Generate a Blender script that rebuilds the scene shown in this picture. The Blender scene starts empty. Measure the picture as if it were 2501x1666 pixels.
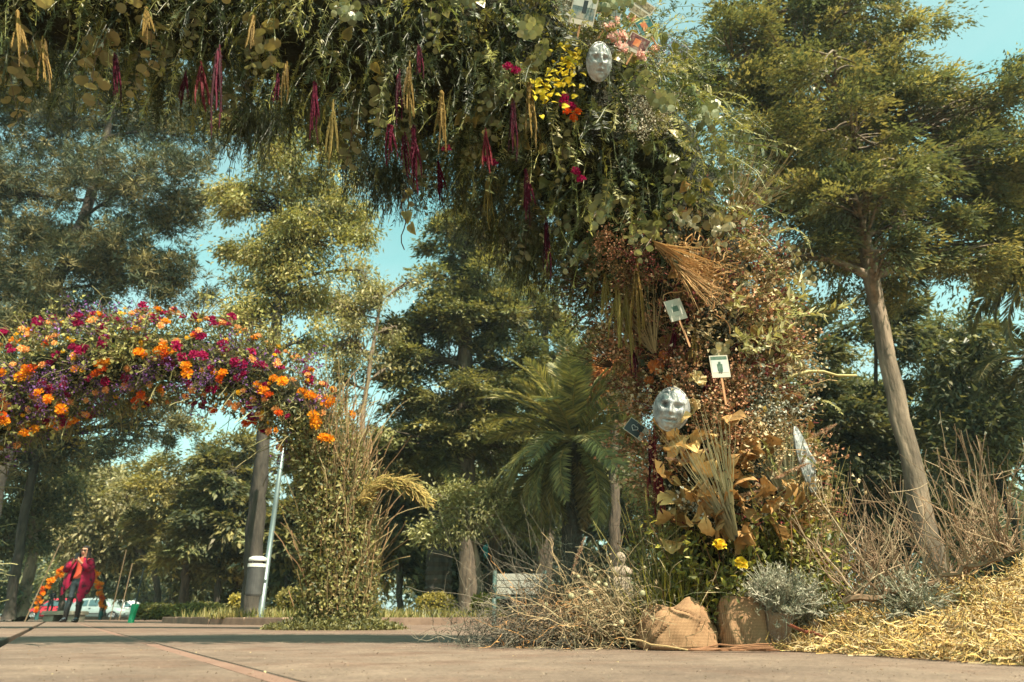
import bpy, math, random
import numpy as np
from mathutils import Vector, Matrix

# ------------------------------------------------------------------ camera, sky, sun, exposure
SC = bpy.context.scene
COL = SC.collection
F_PX = 1684.0; TH = math.radians(21.8); CAM_H = 0.12
cam = bpy.data.cameras.new("camera"); cam_ob = bpy.data.objects.new("camera", cam); COL.objects.link(cam_ob)
cam.sensor_width = 36.0; cam.lens = 36.0 * F_PX / 2501.0
cam.clip_start = 0.02; cam.clip_end = 2000
cam_ob.location = (0, 0, CAM_H); cam_ob.rotation_euler = (math.pi / 2 + TH, 0, 0)
cam.dof.use_dof = True; cam.dof.focus_distance = 3.4; cam.dof.aperture_fstop = 4.0
SC.camera = cam_ob

SUN_EL = math.radians(54); SUN_AZ = math.radians(141)      # azimuth clockwise from +Y (behind and right of the camera)
to_sun = Vector((math.sin(SUN_AZ) * math.cos(SUN_EL), math.cos(SUN_AZ) * math.cos(SUN_EL), math.sin(SUN_EL)))
world = bpy.data.worlds.new("World"); SC.world = world; world.use_nodes = True
wn = world.node_tree; wn.nodes.clear()
sky = wn.nodes.new('ShaderNodeTexSky'); sky.sky_type = 'NISHITA'; sky.sun_disc = False
sky.sun_elevation = SUN_EL; sky.sun_rotation = SUN_AZ
sky.air_density = 1.0; sky.dust_density = 1.6; sky.ozone_density = 1.0
tint = wn.nodes.new('ShaderNodeMix'); tint.data_type = 'RGBA'; tint.blend_type = 'MULTIPLY'; tint.inputs[0].default_value = 1.0
tint.inputs[7].default_value = (.79, 1.18, .69, 1)
bg = wn.nodes.new('ShaderNodeBackground'); bg.inputs[1].default_value = 0.15
wo = wn.nodes.new('ShaderNodeOutputWorld')
# thin high cloud, whiter towards the horizon
wtc = wn.nodes.new('ShaderNodeTexCoord'); wmp = wn.nodes.new('ShaderNodeMapping'); wmp.inputs['Scale'].default_value = (1, 1, 3.2); wn.links.new(wtc.outputs['Generated'], wmp.inputs[0])
wno = wn.nodes.new('ShaderNodeTexNoise'); wno.inputs['Scale'].default_value = 2.2; wno.inputs['Detail'].default_value = 7; wno.inputs['Distortion'].default_value = .6; wn.links.new(wmp.outputs[0], wno.inputs[0])
wcl = wn.nodes.new('ShaderNodeMapRange'); wcl.inputs[1].default_value = .42; wcl.inputs[2].default_value = .75; wcl.inputs[3].default_value = .0; wcl.inputs[4].default_value = .5; wn.links.new(wno.outputs[0], wcl.inputs[0])
wsp = wn.nodes.new('ShaderNodeSeparateXYZ'); wn.links.new(wtc.outputs['Generated'], wsp.inputs[0])
whz = wn.nodes.new('ShaderNodeMapRange'); whz.inputs[1].default_value = 0.0; whz.inputs[2].default_value = .58; whz.inputs[3].default_value = .68; whz.inputs[4].default_value = .0; wn.links.new(wsp.outputs[2], whz.inputs[0])
wad = wn.nodes.new('ShaderNodeMath'); wad.operation = 'ADD'; wad.use_clamp = True; wn.links.new(wcl.outputs[0], wad.inputs[0]); wn.links.new(whz.outputs[0], wad.inputs[1])
wmx = wn.nodes.new('ShaderNodeMix'); wmx.data_type = 'RGBA'; wmx.inputs[7].default_value = (2.0, 2.6, 2.6, 1); wn.links.new(wad.outputs[0], wmx.inputs[0]); wn.links.new(tint.outputs[2], wmx.inputs[6])
wn.links.new(sky.outputs[0], tint.inputs[6]); wn.links.new(wmx.outputs[2], bg.inputs[0]); wn.links.new(bg.outputs[0], wo.inputs[0])
sun = bpy.data.lights.new("sun", 'SUN'); sun.energy = 5.0; sun.angle = math.radians(0.5); sun.color = (1.0, 0.88, 0.70)
sun_ob = bpy.data.objects.new("sun", sun); COL.objects.link(sun_ob)
sun_ob.rotation_euler = to_sun.to_track_quat('Z', 'Y').to_euler()
SC.cycles.max_bounces = 6; SC.cycles.diffuse_bounces = 3; SC.cycles.glossy_bounces = 2; SC.cycles.transmission_bounces = 4
SC.view_settings.view_transform = 'Standard'; SC.view_settings.look = 'None'
SC.view_settings.exposure = 1.26; SC.view_settings.gamma = 1.0; SC.view_settings.use_curve_mapping = False

# ------------------------------------------------------------------ helpers
RNG = np.random.default_rng(7)
A = lambda *x: np.array(x, dtype=float)
CT, ST = math.cos(TH), math.sin(TH)

def P(px, py, Y):
    """world point seen at photograph position (px, py) when it stands Y metres ahead"""
    u = (px - 1250.5) / F_PX; v = (833 - py) / F_PX
    s = Y / (CT - v * ST)
    return A(u * s, Y, CAM_H + (ST + v * CT) * s)
def MPP(py, Y):
    v = (833 - py) / F_PX
    return Y / (CT - v * ST) / F_PX
def GX(px, Y):                 # x on the ground at depth Y
    return (px - 1250.5) / F_PX * (Y * CT - CAM_H * ST)
def proj(p):
    x, y, z = p[..., 0], p[..., 1], p[..., 2] - CAM_H
    ax = y * CT + z * ST; up = -y * ST + z * CT
    return 1250.5 + F_PX * x / ax, 833 - F_PX * up / ax, ax
def nrm(a): return a / np.maximum(np.linalg.norm(a, axis=-1, keepdims=True), 1e-9)
def rand_dir(n, rng=None):
    return nrm((rng or RNG).normal(size=(n, 3)))

class MB:
    """collects geometry in world space"""
    def __init__(s): s.v = []; s.c = []; s.q = []; s.t = []; s.qm = []; s.tm = []; s.n = 0
    def add(s, V, Q=None, T=None, col=(1, 1, 1), mi=0):
        V = np.asarray(V, float).reshape(-1, 3); m = len(V)
        c = np.asarray(col, float)
        if c.ndim == 1: c = np.broadcast_to(c, (m, 3))
        s.v.append(V); s.c.append(c)
        if Q is not None and len(Q):
            Q = np.asarray(Q, int).reshape(-1, 4) + s.n; s.q.append(Q); s.qm.append(np.full(len(Q), mi))
        if T is not None and len(T):
            T = np.asarray(T, int).reshape(-1, 3) + s.n; s.t.append(T); s.tm.append(np.full(len(T), mi))
        s.n += m
        return s
    def kites(s, c, d, n, L, W, col, fold=0.18, mid=0.45, mi=0):
        m = len(c); L = np.broadcast_to(L, (m,))[:, None]; W = np.broadcast_to(W, (m,))[:, None]
        side = nrm(np.cross(d, n)); nn = np.cross(side, d)
        V = np.empty((m, 4, 3))
        V[:, 0] = c; V[:, 2] = c + d * L
        M = c + d * L * mid + nn * W * fold
        V[:, 1] = M + side * W * .5; V[:, 3] = M - side * W * .5
        col = np.asarray(col, float)
        if col.ndim == 2: col = np.repeat(col, 4, axis=0)
        s.add(V, Q=np.arange(m * 4).reshape(m, 4), col=col, mi=mi)
    def darts(s, c, d, n, L, W, col, mi=0, **k):
        """one-triangle leaflets for fine foliage"""
        m = len(c); L = np.broadcast_to(L, (m,))[:, None]; W = np.broadcast_to(W, (m,))[:, None]; side = nrm(np.cross(d, n))
        V = np.empty((m, 3, 3)); V[:, 0] = c + d * L * .18 + side * W * .5; V[:, 1] = c + d * L * .3 - side * W * .5; V[:, 2] = c + d * L
        col = np.asarray(col, float); s.add(V, T=np.arange(m * 3).reshape(m, 3), col=np.repeat(col, 3, axis=0) if col.ndim == 2 else col, mi=mi)
    def strands(s, paths, rad, sides=3, col=(1, 1, 1), mi=0):
        n, k, _ = paths.shape
        rad = np.broadcast_to(rad, (n, k))
        T = np.empty_like(paths); T[:, 1:-1] = paths[:, 2:] - paths[:, :-2]; T[:, 0] = paths[:, 1] - paths[:, 0]; T[:, -1] = paths[:, -1] - paths[:, -2]
        T = nrm(T)
        ref = np.where(np.abs(T[:, :1, 2:3]) > .75, A(1, 0, 0), A(0, 0, 1))
        ref = np.broadcast_to(ref, T.shape)
        b = nrm(np.cross(T, ref)); a = np.cross(b, T)
        ang = np.arange(sides) * 2 * math.pi / sides
        V = paths[:, :, None, :] + rad[:, :, None, None] * (a[:, :, None, :] * np.cos(ang)[None, None, :, None] + b[:, :, None, :] * np.sin(ang)[None, None, :, None])
        idx = np.arange(n * k * sides).reshape(n, k, sides)
        i0 = idx[:, :-1, :]; i1 = idx[:, 1:, :]
        Q = np.stack([i0, np.roll(i0, -1, 2), np.roll(i1, -1, 2), i1], -1).reshape(-1, 4)
        col = np.asarray(col, float)
        if col.ndim == 2: col = np.repeat(col, k * sides, axis=0)
        s.add(V, Q=Q, col=col, mi=mi)
        for e in (0, k - 1):        # end caps
            if sides == 4: s.q.append(idx[:, e, :] + s.n - n * k * sides); s.qm.append(np.full(n, mi))
            elif sides > 4:
                f = idx[:, e, :] + s.n - n * k * sides
                for j in range(1, sides - 1): s.t.append(f[:, [0, j, j + 1]]); s.tm.append(np.full(n, mi))
    def tube(s, pts, rad, sides=8, col=(1, 1, 1), mi=0):
        pts = np.asarray(pts, float)[None]; rad = np.asarray(rad, float)
        if rad.ndim == 0: rad = np.full(pts.shape[1], float(rad))
        s.strands(pts, rad[None], sides, col, mi)
    def grid(s, G, col=(1, 1, 1), mi=0, wrap=False):
        r, c, _ = G.shape; idx = np.arange(r * c).reshape(r, c)
        if wrap: idx = np.concatenate([idx, idx[:, :1]], 1)
        Q = np.stack([idx[:-1, :-1], idx[:-1, 1:], idx[1:, 1:], idx[1:, :-1]], -1).reshape(-1, 4)
        col = np.asarray(col, float)
        s.add(G.reshape(-1, 3), Q=Q, col=col.reshape(-1, 3) if col.ndim == 3 else col, mi=mi)
    def box(s, lo, hi, col=(1, 1, 1), mi=0, M=None):
        x0, y0, z0 = lo; x1, y1, z1 = hi
        V = A([x0, y0, z0], [x1, y0, z0], [x1, y1, z0], [x0, y1, z0], [x0, y0, z1], [x1, y0, z1], [x1, y1, z1], [x0, y1, z1])
        if M is not None: V = V @ np.array(M.to_3x3()).T + np.array(M.translation)
        s.add(V, Q=[[0, 3, 2, 1], [4, 5, 6, 7], [0, 1, 5, 4], [1, 2, 6, 5], [2, 3, 7, 6], [3, 0, 4, 7]], col=col, mi=mi)
    def prism(s, poly, z0, z1, col=(1, 1, 1), mi=0, bev=0.0):
        """convex polygon in xy extruded in z, optional chamfer on the top edge"""
        poly = np.asarray(poly, float); n = len(poly); c = poly.mean(0)
        rings = [(1.0, z0)]
        rings.append((1.0, z1 - bev))
        if bev > 0: rings.append((None, z1))
        V = []
        for f, z in rings:
            p = poly if f else c + (poly - c) * (1 - bev / np.linalg.norm(poly - c, axis=1, keepdims=True) * 1.4)
            V.append(np.c_[p, np.full(n, z)])
        V = np.concatenate(V); Q = []
        for r in range(len(rings) - 1):
            for i in range(n):
                j = (i + 1) % n; Q.append([r * n + i, r * n + j, (r + 1) * n + j, (r + 1) * n + i])
        b = (len(rings) - 1) * n
        T = [[b, b + i, b + i + 1] for i in range(1, n - 1)]
        s.add(V, Q=Q, T=T, col=col, mi=mi)
    def mesh(s, name, mats, smooth=False, org=(0, 0, 0)):
        V = np.concatenate(s.v) - np.asarray(org); C = np.concatenate(s.c)
        me = bpy.data.meshes.new(name)
        Q = np.concatenate(s.q) if s.q else np.zeros((0, 4), int); T = np.concatenate(s.t) if s.t else np.zeros((0, 3), int)
        me.vertices.add(len(V)); me.vertices.foreach_set('co', V.ravel().astype(np.float32))
        nl = Q.size + T.size; me.loops.add(nl); me.loops.foreach_set('vertex_index', np.concatenate([Q.ravel(), T.ravel()]).astype(np.int32))
        np_ = len(Q) + len(T); me.polygons.add(np_)
        st = np.concatenate([np.arange(len(Q)) * 4, Q.size + np.arange(len(T)) * 3])
        me.polygons.foreach_set('loop_start', st.astype(np.int32))
        me.polygons.foreach_set('loop_total', np.concatenate([np.full(len(Q), 4), np.full(len(T), 3)]).astype(np.int32))
        mi = np.concatenate((s.qm + s.tm) if (s.qm or s.tm) else [np.zeros(0)])
        me.polygons.foreach_set('material_index', mi.astype(np.int32))
        me.polygons.foreach_set('use_smooth', np.full(np_, smooth))
        at = me.color_attributes.new('Col', 'FLOAT_COLOR', 'POINT')
        at.data.foreach_set('color', np.c_[C, np.ones(len(C))].ravel().astype(np.float32))
        for m in (mats if isinstance(mats, (list, tuple)) else [mats]): me.materials.append(m)
        me.update(calc_edges=True); me.validate()
        return me
    def build(s, name, mats, parent=None, smooth=False, loc=None):
        V = np.concatenate(s.v)
        if loc is None:
            if parent is not None: loc = ORG[parent.name]
            else: loc = A((V[:, 0].min() + V[:, 0].max()) / 2, (V[:, 1].min() + V[:, 1].max()) / 2, V[:, 2].min())
        me = s.mesh(name, mats, smooth, loc)
        return link(name, me, parent, loc)
ORG = {}
def link(name, data, parent=None, loc=(0, 0, 0), M=None):
    o = bpy.data.objects.new(name, data); COL.objects.link(o)
    if name == 'flower_spray': o['kind'] = 'stuff'
    loc = np.asarray(loc, float); ORG[o.name] = loc
    rel = loc - (ORG[parent.name] if parent is not None else 0)
    if parent is not None: o.parent = parent
    if M is not None: o.matrix_local = Matrix.Translation(Vector(rel)) @ M
    else: o.location = rel
    return o
def tag(o, label=None, cat=None, group=None, kind=None):
    if label: o['label'] = label
    if cat: o['category'] = cat
    if group: o['group'] = group
    if kind: o['kind'] = kind
    return o
def thing(name, loc, label, cat, group=None):
    o = link(name, None, None, loc); o.empty_display_size = .1
    return tag(o, label, cat, group)
def frame(z, up=(0, 0, 1), roll=0.0, scale=1.0):
    """matrix whose local Z runs along z"""
    z = Vector(z).normalized(); u = Vector(up)
    if abs(z.dot(u)) > .97: u = Vector((0, 1, 0))
    x = u.cross(z).normalized(); y = z.cross(x)
    M = Matrix((x, y, z)).transposed().to_4x4()
    return M @ Matrix.Rotation(roll, 4, 'Z') @ Matrix.Scale(scale, 4)
def grow(p0, d0, L, k, grav=0.0, wob=0.0, rng=None):
    """curved paths (n,k,3): start p0, heading d0, bending down by grav and wandering by wob"""
    rng = rng or RNG; n = len(p0); L = np.broadcast_to(L, (n,))
    out = np.empty((n, k, 3)); p = p0.copy(); d = nrm(d0).copy(); out[:, 0] = p
    st = (L / (k - 1))[:, None]
    for i in range(1, k):
        p = p + d * st; out[:, i] = p
        d = nrm(d + A(0, 0, -grav) / (k - 1) + rng.normal(size=(n, 3)) * wob)
    return out
def pick(pal, n, jit=.15, rng=None):
    rng = rng or RNG; pal = np.asarray(pal, float)
    c = pal[rng.integers(0, len(pal), n)]
    return np.clip(c * (1 + rng.normal(size=(n, 1)) * jit), .004, .95)

# ------------------------------------------------------------------ materials
def nodes(name):
    m = bpy.data.materials.new(name); m.use_nodes = True; nt = m.node_tree; nt.nodes.clear()
    return m, nt, nt.nodes.new('ShaderNodeOutputMaterial')
def mat_leaf(name, trans=.3, rough=.5, spec=.25, tcol=(1.15, 1.1, .6)):
    m, nt, out = nodes(name); N = nt.nodes.new; L = nt.links.new
    at = N('ShaderNodeAttribute'); at.attribute_name = 'Col'
    oi = N('ShaderNodeObjectInfo'); mr = N('ShaderNodeMapRange'); mr.inputs[3].default_value = .8; mr.inputs[4].default_value = 1.2
    L(oi.outputs['Random'], mr.inputs[0])
    mx = N('ShaderNodeVectorMath'); mx.operation = 'SCALE'; L(at.outputs['Color'], mx.inputs[0]); L(mr.outputs[0], mx.inputs['Scale'])
    p = N('ShaderNodeBsdfPrincipled'); p.inputs['Roughness'].default_value = rough; p.inputs['Specular IOR Level'].default_value = spec
    L(mx.outputs[0], p.inputs['Base Color'])
    t = N('ShaderNodeBsdfTranslucent'); tm = N('ShaderNodeVectorMath'); tm.operation = 'MULTIPLY'; tm.inputs[1].default_value = tcol
    L(mx.outputs[0], tm.inputs[0]); L(tm.outputs[0], t.inputs[0])
    ms = N('ShaderNodeMixShader'); ms.inputs[0].default_value = trans
    L(p.outputs[0], ms.inputs[1]); L(t.outputs[0], ms.inputs[2]); L(ms.outputs[0], out.inputs[0])
    return m
def mat_noise(name, c1, c2, scale=8, rough=.8, bump=.2, bscale=None, metallic=0, spec=.3, detail=6, stretch=(1, 1, 1), attr=False, coords='Object', bdist=.02, c3=None, jitter=0):
    m, nt, out = nodes(name); N = nt.nodes.new; L = nt.links.new
    tc = N('ShaderNodeTexCoord'); mp = N('ShaderNodeMapping'); mp.inputs['Scale'].default_value = stretch
    L(tc.outputs[coords], mp.inputs[0])
    n1 = N('ShaderNodeTexNoise'); n1.inputs['Scale'].default_value = scale; n1.inputs['Detail'].default_value = detail; n1.inputs['Roughness'].default_value = .6
    L(mp.outputs[0], n1.inputs[0])
    cr = N('ShaderNodeValToRGB'); cr.color_ramp.elements[0].position = .32; cr.color_ramp.elements[1].position = .68
    cr.color_ramp.elements[0].color = (*c1, 1); cr.color_ramp.elements[1].color = (*c2, 1)
    if c3 is not None:
        e = cr.color_ramp.elements.new(.5); e.color = (*c3, 1)
    L(n1.outputs[0], cr.inputs[0]); c = cr.outputs[0]
    if attr:
        at = N('ShaderNodeAttribute'); at.attribute_name = 'Col'; mx = N('ShaderNodeMix'); mx.data_type = 'RGBA'; mx.blend_type = 'MULTIPLY'; mx.inputs[0].default_value = 1
        L(c, mx.inputs[6]); L(at.outputs['Color'], mx.inputs[7]); c = mx.outputs[2]
    if jitter:
        oi = N('ShaderNodeObjectInfo'); mr = N('ShaderNodeMapRange'); mr.inputs[3].default_value = 1 - jitter; mr.inputs[4].default_value = 1 + jitter
        L(oi.outputs['Random'], mr.inputs[0]); vm = N('ShaderNodeVectorMath'); vm.operation = 'SCALE'; L(c, vm.inputs[0]); L(mr.outputs[0], vm.inputs['Scale']); c = vm.outputs[0]
    p = N('ShaderNodeBsdfPrincipled'); p.inputs['Roughness'].default_value = rough; p.inputs['Metallic'].default_value = metallic; p.inputs['Specular IOR Level'].default_value = spec
    L(c, p.inputs['Base Color'])
    if bump:
        n2 = N('ShaderNodeTexNoise'); n2.inputs['Scale'].default_value = bscale or scale * 4; n2.inputs['Detail'].default_value = 5; L(mp.outputs[0], n2.inputs[0])
        b = N('ShaderNodeBump'); b.inputs['Strength'].default_value = bump; b.inputs['Distance'].default_value = bdist; L(n2.outputs[0], b.inputs['Height']); L(b.outputs[0], p.inputs['Normal'])
    L(p.outputs[0], out.inputs[0])
    return m
def mat_flat(name, c, rough=.5, metallic=0, spec=.4):
    return mat_noise(name, tuple(x * .88 for x in c), tuple(min(1, x * 1.1) for x in c), 6, rough, 0.05, metallic=metallic, spec=spec)
LEAF = mat_leaf('leaf', .34, .46, .4); NEEDLE = mat_leaf('needle', .2, .6, .15); PETAL = mat_leaf('petal', .35, .6, .15, (1.1, 1, .9)); DRY = mat_leaf('dry_plant', .18, .7, .12, (1.1, 1, .8))
WAXY = mat_leaf('waxy_leaf', .22, .36, .4)
BARK = mat_noise('bark', (.04, .033, .027), (.16, .12, .085), 14, .9, .9, 30, stretch=(1, 1, .18), bdist=.03)
BARK_PALE = mat_noise('bark_pale', (.05, .037, .028), (.3, .22, .155), 6, .9, 1.0, 18, stretch=(1, 1, .22), bdist=.03, c3=(.16, .12, .085), detail=10)
BARK_DARK = mat_noise('bark_dark', (.022, .02, .018), (.07, .058, .045), 10, .9, .8, 20, stretch=(1, 1, .3), bdist=.03)
TWIG = mat_leaf('twig', .0, .85, .1)

# ------------------------------------------------------------------ ground, paving, kerb, road
GROUND = mat_noise('soil', (.10, .085, .04), (.22, .17, .09), 1.5, .95, .4, 12)
def mat_paving(name, c1, c2, stain, jit=.07):
    m, nt, out = nodes(name); N = nt.nodes.new; L = nt.links.new; tc = N('ShaderNodeTexCoord')
    def noise(sc, det, lo, hi, a, b):
        n = N('ShaderNodeTexNoise'); n.inputs['Scale'].default_value = sc; n.inputs['Detail'].default_value = det; n.inputs['Roughness'].default_value = .65; L(tc.outputs['Object'], n.inputs[0])
        r = N('ShaderNodeMapRange'); r.inputs[1].default_value = lo; r.inputs[2].default_value = hi; r.inputs[3].default_value = a; r.inputs[4].default_value = b; L(n.outputs[0], r.inputs[0]); return r.outputs[0], n
    f1, n1 = noise(1.3, 8, .35, .65, 0, 1); mx = N('ShaderNodeMix'); mx.data_type = 'RGBA'; L(f1, mx.inputs[0]); mx.inputs[6].default_value = (*c1, 1); mx.inputs[7].default_value = (*c2, 1)
    f2, n2 = noise(3.2, 10, .48, .66, 0, .9); m2 = N('ShaderNodeMix'); m2.data_type = 'RGBA'; L(f2, m2.inputs[0]); L(mx.outputs[2], m2.inputs[6]); m2.inputs[7].default_value = (*stain, 1)
    f3, n3 = noise(90, 3, .3, .7, .72, 1.28); f4, n4 = noise(9, 9, .3, .7, .76, 1.22)
    mu = N('ShaderNodeMath'); mu.operation = 'MULTIPLY'; L(f3, mu.inputs[0]); L(f4, mu.inputs[1])
    oi = N('ShaderNodeObjectInfo'); mr = N('ShaderNodeMapRange'); mr.inputs[3].default_value = 1 - jit; mr.inputs[4].default_value = 1 + jit; L(oi.outputs['Random'], mr.inputs[0]); mu2 = N('ShaderNodeMath'); mu2.operation = 'MULTIPLY'; L(mu.outputs[0], mu2.inputs[0]); L(mr.outputs[0], mu2.inputs[1])
    vm = N('ShaderNodeVectorMath'); vm.operation = 'SCALE'; L(m2.outputs[2], vm.inputs[0]); L(mu2.outputs[0], vm.inputs['Scale'])
    p = N('ShaderNodeBsdfPrincipled'); p.inputs['Roughness'].default_value = .8; p.inputs['Specular IOR Level'].default_value = .25; L(vm.outputs[0], p.inputs['Base Color'])
    ad = N('ShaderNodeMath'); ad.operation = 'ADD'; L(n3.outputs[0], ad.inputs[0]); L(n4.outputs[0], ad.inputs[1]); b = N('ShaderNodeBump'); b.inputs['Strength'].default_value = .6; b.inputs['Distance'].default_value = .006; L(ad.outputs[0], b.inputs['Height']); L(b.outputs[0], p.inputs['Normal']); L(p.outputs[0], out.inputs[0]); return m
SLAB = mat_paving('concrete_slab', (.14, .099, .077), (.2, .144, .109), (.15, .094, .069))
SLAB_PINK = mat_paving('pink_paving', (.15, .096, .073), (.2, .137, .103), (.14, .097, .073))
BRICKSTRIP = mat_noise('red_strip', (.175, .1, .074), (.23, .138, .104), 5, .85, .5, 60, bdist=.006)
KERB = mat_noise('kerb_stone', (.14, .09, .066), (.24, .16, .115), 5, .9, .5, 40, bdist=.01, jitter=.12)
ASPHALT = mat_noise('asphalt', (.04, .04, .04), (.075, .072, .068), 3, .9, .4, 60)

def sheet(name, x0, x1, y0, y1, z, mat, n=1):
    m = MB(); gx = np.linspace(x0, x1, n + 1); gy = np.linspace(y0, y1, n + 1)
    X, Y = np.meshgrid(gx, gy); m.grid(np.stack([X, Y, np.full_like(X, z)], -1))
    return tag(m.build(name, mat), kind='structure')
g = sheet('ground', -415, 415, -55, 615, -0.14, GROUND)
r = sheet('road', -80, 30, 48.5, 58, -0.13, ASPHALT)
pb = sheet('paving', -60, 60, -25, 47, -0.06, mat_noise('joint_sand', (.10, .07, .05), (.2, .15, .11), 8, .95, .3))
# slabs: two families of joints, as in the photograph (one runs away to the left at about 32 degrees)
dv = A(-.524, .852); nv = A(.852, .524)
NL = [-27.2, -23.2, -19.2, -15.2, -11.2, -7.2, -3.2, -.2, .42, 3.6, 7.2, 11.2, 15.2, 19.2, 23.2]
YL = [-3.0, 6.15, 8.4, 12.4, 16.4, 20.4, 24.4, 28.4, 32.4, 38.4, 46.0]
def cross_pt(n_, y): return A((n_ - nv[1] * y) / nv[0], y)
for i in range(len(NL) - 1):
    for j in range(len(YL) - 1):
        n0, n1, y0, y1 = NL[i], NL[i + 1], YL[j], YL[j + 1]
        g0 = .028 if abs(n0 + .2) < .01 else (.035 if abs(n0 - .42) < .01 else .006)
        g1 = .028 if abs(n1 + .2) < .01 else (.035 if abs(n1 - .42) < .01 else .006)
        gy0 = .008; gy1 = .008
        poly = [cross_pt(n0 + g0, y0 + gy0), cross_pt(n1 - g1, y0 + gy0), cross_pt(n1 - g1, y1 - gy1), cross_pt(n0 + g0, y1 - gy1)]
        cx = np.mean([p[0] for p in poly]); cy = (y0 + y1) / 2
        if abs(cx) > cy * 1.1 + 9: continue
        m = MB(); m.prism(poly, -.055, RNG.uniform(-.002, .002), bev=.006)
        pink = (n0 >= .4 and y0 >= 6) or (n0 >= 7)
        m.build('paving_slab', SLAB_PINK if pink else SLAB, pb)
for j in range(len(YL) - 1):          # the narrow red band between two slab rows
    y0, y1 = YL[j], YL[j + 1]
    if y0 > 13: break
    k = int((y1 - y0) / 1.3)
    for q in range(k):
        a = y0 + (y1 - y0) * q / k + .006; b = y0 + (y1 - y0) * (q + 1) / k - .006
        m = MB(); m.prism([cross_pt(.42 - .026, a), cross_pt(.42 + .026, a), cross_pt(.42 + .026, b), cross_pt(.42 - .026, b)], -.055, RNG.uniform(-.0035, -.002), bev=.003)
        m.build('red_brick', BRICKSTRIP, pb)

# raised beds with kerb stones
GRASS_SOIL = mat_noise('bed_soil', (.09, .075, .035), (.2, .16, .07), 3, .95, .5, 20)
def bed(name, line, back, label):
    """line: kerb polyline from left to right; back: polyline behind it"""
    m = MB(); poly = np.array(line + back[::-1], float)
    V = np.c_[poly, np.full(len(poly), .075)]; c = poly.mean(0)
    m.add(np.r_[V, [[c[0], c[1], .09]]], T=[[i, (i + 1) % len(poly), len(poly)] for i in range(len(poly))])
    b = tag(m.build(name, GRASS_SOIL), kind='structure')
    for a0, b0 in zip(line[:-1], line[1:]):
        a0 = A(*a0); b0 = A(*b0); L = np.linalg.norm(b0 - a0); k = max(1, int(L / 1.0)); d = (b0 - a0) / L; nn = A(d[1], -d[0])
        for q in range(k):
            s0 = a0 + d * (L * q / k + .006); s1 = a0 + d * (L * (q + 1) / k - .006)
            mm = MB(); j = RNG.uniform(-.006, .006)
            mm.prism([s0 + nn * (.08 + j), s1 + nn * (.08 + j), s1 - nn * .08, s0 - nn * .08], -.05, .115 + j, bev=.02)
            mm.build('kerb_stone', KERB, b)
    return b
bed_mid = bed('planting_bed', [(GX(405, 15.5), 15.5), (GX(520, 12.6), 12.6), (GX(700, 11.2), 11.2), (-2.2, 11.6), (0.2, 12.4), (4.5, 13.2), (30, 14.5)],
              [(-12, 44), (-4, 44), (4, 44), (40, 44)], '')
bed_left = bed('far_bed', [(-40, 33), (GX(100, 33), 33), (GX(330, 33), 33), (GX(404, 28), 28)], [(-40, 47.9), (-20, 47.9), (-14, 47.9), (-12.2, 44.5)], '')
bed_right = bed('right_bed', [(4.7, 6.4), (9, 6.2), (20, 6.0)], [(4.9, 13.0), (9, 13.3), (30, 14.3)], '')

def grass(name, pts, h, pal, label, parent=None):
    m = MB(); n = len(pts); d = nrm(RNG.normal(size=(n, 3)) * A(.35, .35, .1) + A(0, 0, 1)); L = h * RNG.uniform(.5, 1.2, n)
    m.kites(pts, d, rand_dir(n), L, L * .1 + .006, pick(pal, n, .2), mid=.3)
    return tag(m.build(name, LEAF), label, 'grass', kind='stuff')
GP = [(.16, .15, .04), (.24, .2, .07), (.12, .13, .04), (.3, .25, .1)]
n = 16000; t = RNG.random(n); yy = 11.9 + RNG.random(n) ** 1.6 * 14
gp = np.c_[RNG.uniform(-1, 1, n) * 9 * (yy / 12) * .8 - 1, yy, np.full(n, .08)]
gp[:, 1] = np.maximum(gp[:, 1], 11.6 + np.abs(gp[:, 0] + 2.5) * .28); gpx = proj(gp)[0]; gp = gp[(gpx > 425 + np.clip(16 - gp[:, 1], 0, 5) * 22)]
grass('grass', gp, .2, GP, 'short dry grass in the raised bed behind the kerb')
n = 7000
gp = np.c_[RNG.uniform(4.9, 16, n), 6.5 + RNG.random(n) ** 1.5 * 6, np.full(n, .08)]
grass('grass', gp, .22, GP, 'grass on the bed behind the straw heap at right')

# ------------------------------------------------------------------ trees
def crown_pts(blobs, n, rng, shell=.45, clump=0):
    vol = np.array([(b[1] * b[2] * b[3]) ** .7 for b in blobs]); pi = rng.choice(len(blobs), n, p=vol / vol.sum())
    C = np.array([b[0] for b in blobs])[pi]; R = np.array([[b[1], b[2], b[3]] for b in blobs])[pi]
    d = rand_dir(n, rng); r = (shell + (1.05 - shell) * rng.random(n) ** .6)[:, None]
    # lumpy outline
    r = r * (1 + .16 * np.sin(d[:, :1] * 5 + C[:, :1] * 3) * np.sin(d[:, 2:] * 6 + C[:, 2:] * 2))
    pts = C + d * R * r
    if clump:
        k = max(4, n // clump); ci = rng.integers(0, k, n); same = pts[:k]; pi2 = pi[:k][ci]
        cr = R[:k].mean(1)[ci][:, None] * .2 * rng.uniform(.6, 1.3, k)[ci][:, None]
        return same[ci] + rng.normal(size=(n, 3)) * cr * A(1, 1, .55), d[:k][ci], pi2
    return pts, d, pi
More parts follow.
